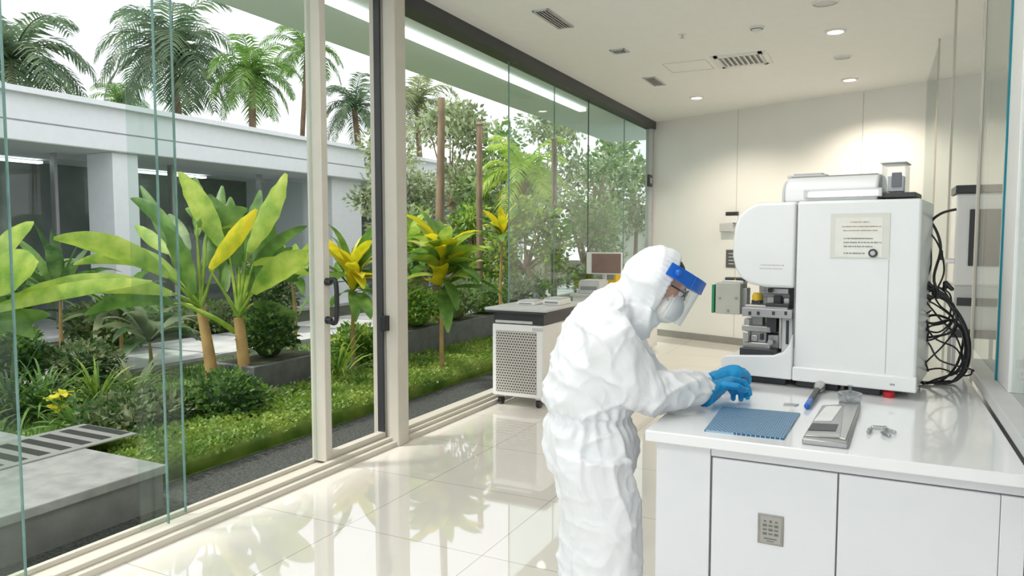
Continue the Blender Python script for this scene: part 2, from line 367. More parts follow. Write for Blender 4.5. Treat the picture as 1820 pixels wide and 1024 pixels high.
r = E('wall_switch', (q.x, 11.05, q.z), 'small black switch plate at the far end of the glass wall', 'switch')
MB().box(-3.15, -3.12, 10.85, 11.05, q.z, q.z+.18).build('plate', blackp, r, bevel=.004)
MB().box(-3.12, -3.112, 10.91, 10.99, q.z+.05, q.z+.13).build('rocker', lgrey, r, bevel=.002)
# ------------------------------------------------------------------ bench
WZ = .90; BY0, BY1 = 2.215, 3.78; BX0, BX1 = -.64, RX-.065
o = MB().box(BX0, BX1, BY0, BY1, WZ-.035, WZ).build('worktop', quartz, bevel=.004)
T(o, 'white polished stone worktop under the large machine and tools', 'worktop')
cab = E('base_cabinet', ((BX0+BX1)/2, (BY0+BY1)/2, 0), 'white laminate cabinet unit with two doors under the stone worktop', 'cabinet')
CF = BY0+.045
MB().box(BX0+.03, BX1, CF+.02, BY1-.03, .06, WZ-.035).box(BX0+.06, BX1, CF+.06, BY1-.05, 0, .06).build('body', cabm, cab, bevel=.002)
def bx(px, py=900): return at_y(px, py, CF).x
zd = at_y(1300, 818, CF).z
MB().box(BX0+.026, bx(1261), CF, CF+.02, .06, WZ-.036).build('end_panel', cabm, cab, bevel=.002)
MB().box(bx(1261)+.001, BX1, CF+.004, CF+.02, zd+.004, WZ-.036).build('top_rail', cabm, cab, bevel=.002)
d1 = MB().box(bx(1265), bx(1487), CF, CF+.02, .07, zd).build('door', cabm, cab, bevel=.002)
d2 = MB().box(bx(1490), bx(1778), CF, CF+.02, .07, zd).build('door', cabm, cab, bevel=.002)
MB().box(bx(1779), BX1, CF, CF+.02, .06, zd).build('side_panel', cabm, cab, bevel=.002)
MB().box(bx(1262), BX1, CF+.012, CF+.0199, .06, zd+.004).build('reveal', seamm, cab)
xa, xb = bx(1347, 940), bx(1393, 940); za = at_y(1370, 968, CF).z; zb = at_y(1370, 915, CF).z
platem = mat('plate_metal', (.30, .29, .27), .35, metal=.5, var=.12, vs=30)
pl = MB().box(xa, xb, CF-.004, CF-.0005, za, zb).build('handle_plate', platem, d1, bevel=.003); pl['label'] = 'dark steel latch plate'
wdt = xb-xa; hh = zb-za
MB().box(xa+wdt*.1, xb-wdt*.1, CF-.0046, CF-.0038, za+hh*.06, zb-hh*.06).build('inset', mat('plate_inset', (.38, .37, .34), .4, metal=.4), pl, bevel=.0008)
mb = MB()
for i in range(3):
    for j in range(4):
        mb.obox((xa+wdt*(.28+.22*i), CF-.0048, za+hh*(.36+.14*j)), X*wdt*(.08 if j != 3 else .05), Y*.0005, Z*hh*(.025 if (i+j) % 2 else .04))
mb.obox(((xa+xb)/2, CF-.0048, za+hh*.2), X*wdt*.25, Y*.0005, Z*hh*.02).obox(((xa+xb)/2, CF-.0048, za+hh*.12), X*wdt*.14, Y*.0005, Z*hh*.015)
mb.build('engraving', mat('engraving', (.16, .15, .14), .5), pl)
# ------------------------------------------------------------------ machine
MA = radians(-8); MO = at_d(1627, 700, 2.72); MO.z = WZ; e1 = V((cos(MA), sin(MA), 0)); e2 = V((-sin(MA), cos(MA), 0))
mach = E('laboratory_machine', MO, 'large white rounded laboratory machine with cable bundle standing on the worktop', 'machine', MA)
def ML(px, py, ly=0):
    q = at_pl(px, py, MO+e2*ly, e2)-MO; return q.dot(e1), q.z
def mloc(u, v, w_): return V((u, w_, v))
def lb(px0, py0, px1, py1, l0, l1, mat_, name, par=mach, bev=.003, mb=None):
    a = ML(px0, py0, l0); b = ML(px1, py1, l0)
    M_ = mb or MB(); M_.box(min(a[0], b[0]), max(a[0], b[0]), l0, l1, min(a[1], b[1]), max(a[1], b[1]))
    if mb is None: return M_.build(name, mat_, par, bevel=bev, world=False)
BZ = .032
xR = 0; xC = ML(1413, 500)[0]; xL = ML(1283, 640)[0]; zT = ML(1500, 356)[1]; DP = .43
MB().prism([(xC, BZ), (xR, BZ), (xR, zT-.004), (xR-.01, zT), (xC, zT)], mloc, 0, DP).build('body', machw, mach, bevel=.012, world=False, segs=3)
hp = [ML(*q) for q in ((1412, 364), (1345, 365), (1327, 370), (1314, 382), (1306, 400), (1302, 425), (1301, 455), (1306, 478), (1316, 494), (1332, 505), (1360, 511), (1412, 513))]
hp = [(u, min(v, zT)) for u, v in hp]; hp[0] = (xC-.001, zT); hp[1] = (hp[1][0], zT)
MB().prism(hp, mloc, .002, DP-.03).build('head_cover', machw, mach, bevel=.014, world=False, segs=4)
zb_ = ML(1320, 632)[1]
MB().prism([(xL+.012, BZ), (xC, BZ), (xC, zb_+.107), (xC-.012, zb_+.062), (xC-.035, zb_+.030), (xC-.075, zb_+.014), (xL+.05, zb_), (xL+.016, zb_-.004), (xL+.003, zb_-.018), (xL, zb_-.035)], mloc, -.02, DP-.02).build('base', machw, mach, bevel=.007, world=False, segs=3)
MB().box(xC+.001, xR+.004, -.018, .01, BZ-.002, BZ+.055).build('base_skirt', machw, mach, world=False, bevel=.006, segs=3)
MB().box(xL+.08, xC, .25, DP-.02, .09, ML(1400, 512)[1]+.01).build('back_column', lgrey, mach, world=False)
MB().box(xC-.0012, xC+.0012, -.001, .01, .16, zT-.01).build('panel_seam', seamm, mach, world=False)
a = ML(1580, 462); MB().box(a[0]-.0012, a[0]+.0012, -.001, .01, BZ+.058, a[1]).build('panel_seam', softg, mach, world=False)
# sign
a = ML(1475, 458); b = ML(1583, 378)
sg = MB().box(a[0], b[0], -.003, -.0004, a[1], b[1]).build('information_label', creamM, mach, world=False); sg['label'] = 'cream label with printed lines'
a2 = ML(1484, 456); b2 = ML(1570, 386)
MB().box(a2[0], b2[0], -.0036, -.0029, a2[1], b2[1]).build('printed_sheet', mat('label_paper', (.78, .77, .71), .5), sg, world=False)
def mrow(x0, x1, y): u0, v0 = ML(x0, y); u1, _ = ML(x1, y); return (u0, u1, v0)
def mbars(rows, hgt, mat_, par, name, off=-.0042, seed=3):
    rr = random.Random(seed); mb = MB()
    for x0, x1, z in rows:
        x = x0
        while x < x1:
            w_ = hgt*rr.choice((.35, .5, .6)); t_ = rr.choice((.42, .3, .42)); mb.box(x, x+w_, off, off+.0006, z-hgt*.42, z+hgt*t_); x += w_+hgt*rr.choice((.18, .18, .5))
    mb.build(name, mat_, par, world=False)
mgrey = mat('grey_print', (.20, .20, .19), .5); mbrn = mat('brown_print', (.36, .20, .12), .5)
mbars([mrow(1512, 1544, 395)], .006, mbrn, sg, 'heading')
mbars([mrow(1497, 1566, 403), mrow(1499, 1560, 410)], .0045, mbrn, sg, 'printing', seed=4)
mbars([mrow(1500, 1552, 424), mrow(1500, 1566, 431), mrow(1500, 1550, 438), mrow(1500, 1536, 450)], .0065, mgrey, sg, 'printing', seed=5)
u, v = ML(1552, 450)
MB().tube([(u, -.004, v), (u, -.010, v)], .016, 18).build('knob', darkm, sg, world=False)
MB().tube([(u, -.010, v), (u, -.014, v)], .009, 18).build('knob_face', greym, sg, world=False)
tanp = mat('tan_print', (.50, .46, .40), .5)
mbars([mrow(1352, 1392, 471)], .006, tanp, mach, 'lettering', off=.0012)
mbars([mrow(1350, 1390, 477)], .004, tanp, mach, 'lettering', off=.0012, seed=8)
mbars([mrow(1583, 1590, 682)], .008, seamm, mach, 'lettering', off=-.019, seed=9)
# top unit
tz = zT
a = ML(1390, 352, .06); b = ML(1562, 306, .06)
hh_ = b[1]-tz
pf = [(.05, tz), (.05, tz+hh_*.45), (.065, tz+hh_*.72), (.095, tz+hh_*.92), (.14, tz+hh_), (.24, tz+hh_), (.28, tz+hh_*.9), (.30, tz+hh_*.6), (.30, tz)]
tu = MB().prism(pf, lambda u, v, w_: V((w_, u, v)), a[0]+.012, b[0]).build('scanner_unit', machw, mach, bevel=.010, world=False, segs=3)
MB().prism([(p_[0]*.98+.004, tz+(p_[1]-tz)*.90) for p_ in pf], lambda u, v, w_: V((w_, u, v)), a[0], a[0]+.014).build('end_cap', lgrey, tu, bevel=.006, world=False)
lb(1428, 353, 1568, 333, .034, .06, lgrey, 'window_frame', tu); o = lb(1437, 350, 1560, 338, .030, .036, mat('window_glow', (.95, .98, 1), .3, var=.01, emit=2.5), 'lit_window', tu, 0); o['label'] = 'glowing window strip'
MB().box(a[0]+.02, b[0]-.01, .118, .121, tz+hh_-.006, tz+hh_+.001).build('lid_seam', seamm, tu, world=False)
q1 = ML(1396, 310, .10); q2 = ML(1466, 300, .10)
MB().box(q1[0], q2[0], .13, .25, tz+hh_-.004, tz+hh_+.008).build('top_plate', lgrey, tu, world=False, bevel=.002); MB().box(q1[0]+.02, q2[0]-.02, .15, .22, tz+hh_+.008, tz+hh_+.016).build('lid', softg, tu, world=False, bevel=.002)
lb(1562, 352, 1628, 341, .05, .25, darkm, 'mount', mach)
cb = lb(1566, 342, 1610, 290, .08, .22, clearP, 'clear_housing', mach, .004)
lb(1577, 341, 1606, 312, .12, .18, lgrey, 'sensor_block', cb); lb(1584, 333, 1603, 306, .11, .12, blackp, 'sensor', cb); lb(1564, 291, 1612, 286, .075, .225, lgrey, 'cap', cb)
# cavity mechanism
st = lb(1318, 562, 1408, 551, .02, .25, greym, 'upper_stage'); lb(1324, 551, 1400, 545, .04, .24, steel, 'plate', st); lb(1335, 545, 1352, 534, .10, .14, darkm, 'clamp', st); lb(1360, 545, 1402, 541, .03, .08, darkm, 'slot_bar', st)
for px in (1330, 1345, 1372, 1394): lb(px, 560, px+5, 554, .018, .021, darkm, 'screw', st, 0)
sp = lb(1362, 550, 1402, 513, .12, .22, steel, 'spindle_block'); lb(1374, 554, 1388, 526, .08, .11, darkm, 'spindle', sp); lb(1350, 541, 1366, 518, .14, .18, lgrey, 'lens', sp); lb(1356, 528, 1404, 523, .11, .12, seamm, 'bracket', sp)
lb(1392, 540, 1403, 530, .09, .12, steel, 'clamp_block', sp); lb(1364, 520, 1372, 513, .09, .12, darkm, 'fitting', sp)
ls = lb(1314, 634, 1376, 623, .0, .22, darkm, 'lower_stage'); lb(1320, 623, 1368, 611, .04, .2, steel, 'slide', ls); lb(1326, 611, 1362, 586, .07, .18, greym, 'carriage', ls); lb(1318, 588, 1370, 581, .05, .19, steel, 'table', ls); lb(1334, 582, 1356, 563, .1, .14, greym, 'post', ls)
lb(1362, 590, 1380, 564, .05, .1, darkm, 'motor', ls); lb(1320, 608, 1330, 590, .03, .06, steel, 'adjuster', ls); lb(1334, 606, 1346, 596, .055, .07, steel, 'dial', ls); lb(1350, 604, 1356, 594, .055, .07, darkm, 'dial', ls)
lb(1364, 622, 1384, 596, .08, .16, greym, 'bearing_block', ls); lb(1322, 580, 1332, 566, .06, .09, steel, 'stop', ls)
u, v = ML(1370, 608, .04); MB().tube([(u, .03, v), (u, .08, v)], .012, 14).build('screw_knob', steel, ls, world=False)
lb(1388, 628, 1409, 562, .06, .24, lgrey, 'guide_column'); lb(1383, 620, 1389, 564, .05, .08, steel, 'rail'); lb(1396, 612, 1402, 570, .055, .06, darkm, 'scale_strip')
u, v = ML(1342, 534, .09)
MB().lathe(MO+e1*u+e2*.12+Z*v, [(.002, -.002), (.020, -.002), (.022, .016), (.016, .03), (.002, .032)], 16).build('yellow_knob', yelM, st)
# left control boxes
cx = lb(1271, 557, 1316, 504, .10, .2, mat('khaki_metal', (.42, .42, .36), .45), 'control_box'); lb(1264, 556, 1270, 506, .11, .19, greenM, 'circuit_board', cx)
lb(1284, 504, 1322, 499, .12, .18, steel, 'arm', cx); lb(1288, 498, 1326, 494, .13, .16, darkm, 'arm', cx); lb(1304, 499, 1309, 494, .13, .15, yelM, 'tip', cx)
for px, py in ((1279, 530), (1308, 530), (1293, 552)): lb(px-2, py-2, px+2, py+2, .097, .1, seamm, 'screw', cx, 0)
lb(1316, 550, 1328, 512, .13, .18, greym, 'mounting_arm')
for u0, u1, v0 in ((xL+.1, xL+.26, .02), (xL+.3, xL+.46, .02), (xL+.5, -.12, .02), (-.3, -.06, .3), (xL+.1, xL+.3, .3)): MB().box(u0, u1, v0, v0+.06, 0, BZ+.002).build('foot', darkm, mach, world=False, bevel=.004)
q = MO+e1*ML(1579, 705)[0]+e2*.012; q.z = WZ
r = E('red_levelling_foot', q, 'red rubber levelling foot tucked under the right front edge of the machine', 'foot')
MB().lathe(q, [(.002, .0), (.019, .0), (.021, .005), (.021, .020), (.017, .024), (.002, .024)], 20).build('pad', redM, r); MB().lathe(q, [(.002, .024), (.009, .024), (.009, .0315), (.002, .0315)], 12).build('stem', redM, r)
# cables
cp = [[(1625, 378), (1655, 395), (1672, 440), (1660, 500), (1690, 545), (1716, 590), (1718, 640), (1690, 680), (1625, 695)],
      [(1625, 400), (1648, 420), (1655, 470), (1640, 520), (1665, 560), (1700, 600), (1712, 650), (1690, 668)],
      [(1628, 440), (1640, 480), (1635, 530), (1650, 590), (1632, 650), (1640, 690)],
      [(1700, 372), (1672, 380), (1652, 400), (1640, 450), (1650, 500), (1685, 530), (1700, 560), (1690, 590), (1650, 600)],
      [(1626, 500), (1650, 505), (1680, 520), (1695, 560), (1670, 590), (1640, 580), (1635, 540), (1660, 515), (1690, 535)],
      [(1628, 530), (1660, 540), (1700, 575), (1680, 610), (1650, 640), (1632, 660), (1670, 655), (1712, 668), (1742, 660)],
      [(1626, 560), (1655, 575), (1690, 570), (1712, 590), (1704, 640), (1680, 672), (1640, 690)],
      [(1628, 390), (1665, 430), (1678, 480), (1662, 520), (1640, 560), (1660, 600), (1700, 620), (1714, 655)],
      [(1628, 600), (1650, 610), (1670, 640), (1720, 655), (1745, 662)],
      [(1630, 545), (1665, 528), (1700, 552), (1722, 600), (1720, 650), (1700, 676), (1660, 692)],
      [(1628, 415), (1646, 450), (1650, 500), (1668, 540), (1694, 566), (1672, 596), (1640, 604), (1634, 570), (1655, 552)],
      [(1630, 470), (1642, 505), (1672, 512), (1690, 528), (1684, 570), (1650, 582), (1636, 610), (1650, 660)],
      [(1628, 575), (1662, 560), (1704, 580), (1716, 622), (1700, 660), (1660, 676), (1634, 688)]]
for i, P in enumerate(cp):
    pts = smooth_path([at_d(x, y, 3.0+.05*sin(i*1.7+k*.9)) for k, (x, y) in enumerate(P)], 6)
    for q in pts:
        q.z = max(q.z, WZ+.008); q.x = min(q.x, .36 if q.z < .97 else .42)
    T(MB().tube(pts, .0036 if i % 3 else .0055, 6).build('cable', blackp), 'black cable looping in the tangled bundle at the right side of the machine', 'cable', 'tangled black cables beside the machine')
r = E('cable_clamp', at_d(1660, 518, 2.95), 'black knot of cable ties gathering the tangled cables', 'cable tie')
for k in range(11):
    q = at_d(1658+R.uniform(-26, 24), 520+R.uniform(-18, 20), 2.95); MB().cap(q, q+V((R.uniform(-.03, .03), R.uniform(-.02, .02), R.uniform(-.03, .03))), .011, .008, 10).build('connector', blackp, r)
# ------------------------------------------------------------------ bench things
def quad_prism(pix, z0, z1):
    P = [at_z(x, y, z1) for x, y in pix]; return MB().prism([(p.x, p.y) for p in P], lambda u, v, w_: V((u, v, w_)), z0, z1)
def mesh_mat():
    M = bpy.data.materials.new('blue_woven_mat'); M.use_nodes = True; nt = M.node_tree; b = nt.nodes['Principled BSDF']
    tc = nt.nodes.new('ShaderNodeTexCoord'); ck = nt.nodes.new('ShaderNodeTexBrick'); ck.offset = .5
    for k, v in (('Scale', 1), ('Mortar Size', .0014), ('Mortar Smooth', .0), ('Brick Width', .014), ('Row Height', .0115)): ck.inputs[k].default_value = v
    ck.inputs['Color1'].default_value = (.02, .09, .21, 1); ck.inputs['Color2'].default_value = (.035, .13, .27, 1); ck.inputs['Mortar'].default_value = (.34, .50, .62, 1)
    nt.links.new(tc.outputs['Object'], ck.inputs[0]); nt.links.new(ck.outputs[0], b.inputs['Base Color']); b.inputs['Roughness'].default_value = .5
    return M
o = quad_prism([(1284, 722), (1422, 734), (1393, 779), (1252, 764)], WZ, WZ+.006).build('woven_mat', mesh_mat()); T(o, 'blue woven rectangular mat lying on the worktop in front of the glove', 'mat')
r = E('instrument_tray', at_z(1478, 750, WZ), 'grey metal instrument tray with clear window lying beside the blue mat', 'tray')
quad_prism([(1461, 720), (1530, 716), (1507, 788), (1425, 779)], WZ, WZ+.018).build('body', greym, r, bevel=.004)
quad_prism([(1468, 722), (1497, 722), (1478, 748), (1446, 748)], WZ+.018, WZ+.0195).build('window', mat('pale_window', (.75, .76, .74), .25), r)
quad_prism([(1444, 752), (1490, 754), (1485, 766), (1436, 764)], WZ+.018, WZ+.0195).build('display', darkm, r)
quad_prism([(1434, 768), (1500, 772), (1497, 778), (1430, 773)], WZ+.018, WZ+.022).build('handle_bar', steel, r, bevel=.002)
quad_prism([(1500, 720), (1526, 719), (1504, 780), (1492, 778)], WZ+.018, WZ+.024).build('side_rail', steel, r, bevel=.002)
q = at_z(1510, 722, WZ)
r = E('sample_jar', q, 'short clear jar with a stopper behind the instrument tray', 'jar')
MB().lathe(q, [(.024, .017), (.034, .018), (.038, .024), (.040, .046), (.042, .048), (.024, .048)], 24).build('body', frostP, r)
MB().lathe(q, [(.002, .048), (.03, .048), (.02, .054), (.006, .058), (.006, .072), (.010, .076), (.002, .078)], 20).build('stopper', frostP, r)
MB().lathe(q, [(.002, .0), (.036, .0), (.036, .016), (.002, .016)], 20).build('base_ring', greym, r)
a = at_z(1434, 722, WZ+.012); b = at_z(1455, 690, WZ+.02)
r = E('torch', (a.x, a.y, WZ), 'small dark cylindrical torch with chrome head lying behind the tray', 'torch')
MB().cap(a, a.lerp(b, .4), .010, .010).build('grip', blueM, r); MB().tube([a.lerp(b, .3), a.lerp(b, .9)], .0105, 14).build('barrel', darkm, r)
MB().tube([a.lerp(b, .88), a.lerp(b, 1.0), a.lerp(b, 1.15)], [.010, .019, .021], 18).build('head', steel, r)
for i, (px, py) in enumerate(((1545, 770), (1562, 764), (1575, 776), (1582, 770))):
    q = at_z(px, py, WZ); r = E('glass_vial', q, {0: 'clear glass vial at the left of the loose vials by the tray', 1: 'clear glass vial at the back of the loose vials by the tray', 2: 'clear glass vial closest to the worktop front edge', 3: 'clear glass vial furthest right of the loose vials'}[i], 'vial', group='loose glass vials by the tray')
    a_ = R.uniform(0, 3); dv = V((cos(a_), sin(a_), 0))*.017
    MB().cap(q+Z*.007-dv, q+Z*.007+dv*.6, .0065, .0065, 12).build('tube', frostP, r); MB().tube([q+Z*.007+dv*.8, q+Z*.007+dv*1.3], .0072, 12).build('cap', steel, r)
o = quad_prism([(1395, 716), (1420, 718), (1412, 721), (1392, 720)], WZ, WZ+.004).build('tweezers', steel); T(o, 'thin steel tweezers lying behind the blue mat', 'tweezers')
# ------------------------------------------------------------------ perforated cart by the window
cx0, cx1, cy0, cy1 = -3.10, -2.60, 5.80, 6.65
ct = E('equipment_cart', ((cx0+cx1)/2, (cy0+cy1)/2, 0), 'white wheeled equipment cart with perforated grey front beside the glass wall', 'cart')
MB().box(cx0, cx1, cy0, cy1, .09, .74).build('body', white, ct, bevel=.012, segs=3)
def perf():
    M = bpy.data.materials.new('perforated_grey'); M.use_nodes = True; nt = M.node_tree; b = nt.nodes['Principled BSDF']
    tc = nt.nodes.new('ShaderNodeTexCoord'); mp = nt.nodes.new('ShaderNodeMapping'); mp.inputs['Rotation'].default_value = (radians(90), 0, 0)
    br = nt.nodes.new('ShaderNodeTexBrick'); br.offset = .5
    for k, v in (('Scale', 1), ('Mortar Size', .005), ('Brick Width', .026), ('Row Height', .024)): br.inputs[k].default_value = v
    br.inputs['Color1'].default_value = br.inputs['Color2'].default_value = (.10, .09, .08, 1); br.inputs['Mortar'].default_value = (.58, .56, .52, 1)
    nt.links.new(tc.outputs['Object'], mp.inputs[0]); nt.links.new(mp.outputs[0], br.inputs[0]); nt.links.new(br.outputs[0], b.inputs['Base Color']); b.inputs['Roughness'].default_value = .4
    return M
MB().box(cx0+.04, cx1-.06, cy0-.006, cy0+.002, .13, .68).build('perforated_panel', perf(), ct, bevel=.002)
MB().box(cx0+.01, cx1-.0, cy0+.01, cy1, .74, .85).build('upper_drawer', darkm, ct, bevel=.01)
MB().box(cx0+.03, cx1-.1, cy0-.002, cy0+.02, .75, .775).build('drawer_pull', lgrey, ct, bevel=.004)
MB().box(cx0-.05, cx1+.06, cy0-.06, cy1+.05, .865, .89).build('top', lgrey, ct, bevel=.008); MB().box(cx0-.045, cx1+.055, cy0-.055, cy1+.045, .845, .865).build('top_edge', darkm, ct, bevel=.004)
MB().box(cx1-.1, cx1-.002, cy0-.004, cy0+.01, .69, .72).build('power_label', lgrey, ct)
for sx in (cx0+.06, cx1-.06):
    for sy in (cy0+.06, cy1-.06):
        c = MB(); c.tube([(sx-.018, sy, .036), (sx+.018, sy, .036)], .036, 18); c = c.build('caster', blackp, ct)
        MB().tube([(sx, sy, .05), (sx, sy, .1)], .012, 8).box(sx-.024, sx+.024, sy-.02, sy+.02, .07, .09).build('fork', steel, c)
def smallbox(name, x0, x1, y0_, y1_, z0, z1, m1, label, cat, lid=True):
    r = E(name, ((x0+x1)/2, (y0_+y1_)/2, z0), label, cat); MB().box(x0, x1, y0_, y1_, z0, z1).build('body', m1, r, bevel=.006)
    if lid:
        MB().box(x0+.01, x1-.01, y0_+.01, y1_-.01, z1, z1+.012).build('lid', lgrey, r, bevel=.003); MB().box(x0+.02, x1-.03, y0_-.002, y0_+.002, z0+.3*(z1-z0), z0+.6*(z1-z0)).build('front_strip', seamm, r)
smallbox('balance', -3.0, -2.82, 6.1, 6.3, .89, .92, white, 'low white weighing balance on top of the perforated cart', 'balance')
smallbox('sample_case', -2.78, -2.60, 6.2, 6.45, .89, .94, white, 'taller white sample case on the right of the cart top', 'case')
q = V((-3.0, 6.5, .89)); r = E('beaker', q, 'small clear beaker at the back of the cart top', 'beaker'); MB().lathe(q, [(.002, 0), (.03, 0), (.03, .08), (.033, .085), (.028, .083), (.027, .004), (.002, .004)], 20).build('cup', frostP, r); MB().lathe(q, [(.002, .004), (.026, .004), (.026, .03), (.002, .03)], 16).build('liquid', mat('pale_liquid', (.6, .7, .7), .1), r)
# second counter behind
sc = E('side_counter', (-2.88, 8.6, 0), 'white counter along the glass wall behind the perforated cart', 'counter')
MB().box(-3.1, -2.62, 7.75, 9.6, .08, .85).build('body', white, sc, bevel=.005); MB().box(-3.12, -2.58, 7.7, 9.65, .85, .88).build('top', lgrey, sc, bevel=.004); MB().box(-3.05, -2.68, 7.8, 9.55, 0, .08).build('plinth', seamm, sc)
for k in range(3): MB().box(-2.622, -2.612, 7.8+.6*k, 8.36+.6*k, .12, .82).build('door', white, sc, bevel=.003)
a = at_y(1042, 487, 8.4); b = at_y(1105, 449, 8.4)
mo = E('computer_monitor', ((a.x+b.x)/2, 8.45, .88), 'white backed computer monitor on the counter behind the hooded person', 'monitor')
MB().box(a.x, b.x, 8.4, 8.44, a.z, b.z).build('case', white, mo, bevel=.006); MB().box(a.x+.07, b.x-.01, 8.396, 8.401, a.z+.015, b.z-.015).build('screen', mat('warm_screen', (.25, .15, .12), .2), mo)
MB().box((a.x+b.x)/2-.02, (a.x+b.x)/2+.02, 8.42, 8.45, .885, a.z+.05).build('stand', lgrey, mo); MB().box((a.x+b.x)/2-.1, (a.x+b.x)/2+.1, 8.36, 8.52, .88, .89).build('foot', lgrey, mo)
smallbox('centrifuge', -3.05, -2.8, 7.8, 8.1, .88, 1.02, lgrey, 'grey bench centrifuge at the near end of the side counter', 'centrifuge')
smallbox('reagent_box', -3.08, -2.92, 8.75, 9.0, .88, 1.25, yelM, 'yellow reagent box against the glass on the side counter', 'box')
smallbox('storage_box', -2.9, -2.7, 9.1, 9.3, .88, 1.1, lgrey, 'grey storage box at the far end of the side counter', 'box')
# solid cabinet built beyond the partition to show the machine's reflection
an = E('reflection_cabinet', (.66, 6.6, 0), 'white cabinet with dark top standing in for the machine reflected in the right glass partition', 'cabinet')
MB().box(.51, .84, 6.4, 6.8, 1.15, 1.84).build('body', machw, an, bevel=.02); MB().box(.505, .845, 6.39, 6.8, 1.84, 1.90).build('top', darkm, an, bevel=.006)
MB().box(.60, .80, 6.385, 6.4, 1.30, 1.72).build('front_panel', darkm, an, bevel=.004); MB().box(.505, .845, 6.38, 6.8, .76, .82).build('shelf', darkm, an, bevel=.004)
MB().box(.52, .83, 6.42, 6.78, .82, 1.15).build('drawer_unit', lgrey, an, bevel=.004); MB().box(.54, .81, 6.41, 6.42, 1.0, 1.06).build('drawer_pull', darkm, an)
for sx in (.52, .80):
    for sy in (6.4, 6.76): MB().box(sx, sx+.025, sy, sy+.025, 0, .76).build('leg', greym, an)
q = at_x(1676, 462, RX-.03)
r = E('glass_clamp', q, 'steel clamp with pin fixed on the right glass partition above the cables', 'clamp')
MB().box(RX-.03, RX+.03, q.y-.12, q.y+.12, q.z-.02, q.z+.01).build('plate', steel, r, bevel=.003); MB().cap(q+V((-.01, 0, .01)), q+V((-.01, 0, .06)), .012, .008).build('pin', darkm, r)
# ------------------------------------------------------------------ person
PF = V((.92, .39, 0)).normalized(); PR = V((PF.y, -PF.x, 0))
DPT = 2.60
def pp(px, py, lat=0): return at_d(px, py, DPT)+PR*lat
foot0 = pp(1060, 900); per = E('person', (foot0.x, foot0.y, 0), 'person in white hooded coverall, face shield and blue gloves leaning over the worktop', 'person')
suit = MB()
def ering(c, a, b, tilt=0, n=28, sq=2.2):
    f = (PF*cos(tilt)-Z*sin(tilt)); out = []
    for j in range(n):
        t = 2*pi*j/n; ct_, st_ = cos(t), sin(t)
        out.append(c+f*a*math.copysign(abs(ct_)**(2/sq), ct_)+PR*b*math.copysign(abs(st_)**(2/sq), st_))
    return out
spine = [(1053, 850, .10, .13, 0), (1052, 825, .158, .172, 0), (1051, 790, .166, .182, 0), (1049, 762, .165, .18, .05), (1048, 746, .156, .168, .1), (1047, 736, .144, .154, .11), (1046, 727, .154, .168, .12), (1043, 706, .164, .180, .15), (1052, 655, .150, .182, .25), (1062, 610, .134, .188, .4), (1076, 574, .112, .182, .6), (1092, 550, .095, .15, .8), (1112, 532, .08, .09, .9)]
suit.rings([ering(pp(x, y), a, b, t) for x, y, a, b, t in spine])
legs = []
for s in (1, -1):
    hip = pp(1050, 815, .092*s); c1 = pp(1068, 900); c2 = pp(1064, 900)
    kn = V((c1.x, c1.y, .42))+PR*.10*s+PF*(.02*s); an_ = V((c2.x, c2.y, .10))+PR*.11*s+PF*(.03*s)
    suit.tube(smooth_path([hip+Z*.06, hip, hip.lerp(kn, .5)+PF*.01, kn, kn.lerp(an_, .5)-PF*.012, an_+Z*.03, an_], 4), [.08]+[.136-.001*i for i in range(8)]+[.128-.0022*i for i in range(12)]+[.10, .095, .08, .065], 22)
    legs.append(an_)
Sr = pp(1078, 596, .155); Er = at_d(1140, 694, 2.47); Wr = at_d(1262, 694, 2.60)
suit.tube(smooth_path([Sr+Z*.03-PR*.05, Sr, Sr.lerp(Er, .5)-PF*.006, Er, Er.lerp(Wr, .5)-Z*.002, Wr], 5), [.07, .083, .090, .093, .094]+[.093]*3+[.091]*3+[.089, .087, .084, .081, .078]+[.076, .074, .071, .068, .065]+[.062, .059, .055, .048, .040], 22)
Sl = pp(1082, 594, -.155); El = at_d(1165, 685, 2.80); Wl = at_d(1272, 674, 2.86)
suit.tube(smooth_path([Sl+Z*.03+PR*.05, Sl, Sl.lerp(El, .5), El, El.lerp(Wl, .5), Wl], 5), [.07, .082, .088, .088, .085]+[.082]*6+[.08, .078, .075, .07, .068]+[.062, .058, .054, .05, .046]+[.044, .042, .04, .038, .036], 18)
suit.sph(Sr-PR*.02, .085); suit.sph(Sl+PR*.02, .082)
# hood
pit = radians(30); hf = (PF*cos(pit)-Z*sin(pit)); hu = (PF*sin(pit)+Z*cos(pit)); Hc = pp(1164, 503)
def hring(x, ry, rz, up_=0, n=28): return [Hc+hf*x+hu*(rz*sin(2*pi*j/n)+up_)+PR*ry*cos(2*pi*j/n) for j in range(n)]
rg = []
for i in range(11):
    x_ = -.125+.155*i/10; k_ = sqrt(max(.02, 1-((x_+.0)/.128)**2)) if x_ < 0 else 1-.05*(x_/.03)
    rg.append(hring(x_, .110*k_, .138*k_, .0))
suit.rings(rg)
suit.tube([Hc+hf*.028+hu*.122*sin(2*pi*j/28)+PR*.097*cos(2*pi*j/28) for j in range(29)], .011, 8)
suit.tube(smooth_path([Hc-hf*.03-hu*.075, pp(1132, 552), pp(1104, 578)], 4), [.080]*4+[.090]*4+[.105], 20)
suit.tube(smooth_path([pp(1128, 520), pp(1100, 540), pp(1077, 578)], 4), [.062, .066, .070, .075, .08, .09, .10, .11, .11], 20)
so = suit.build('coverall', suitm, per)
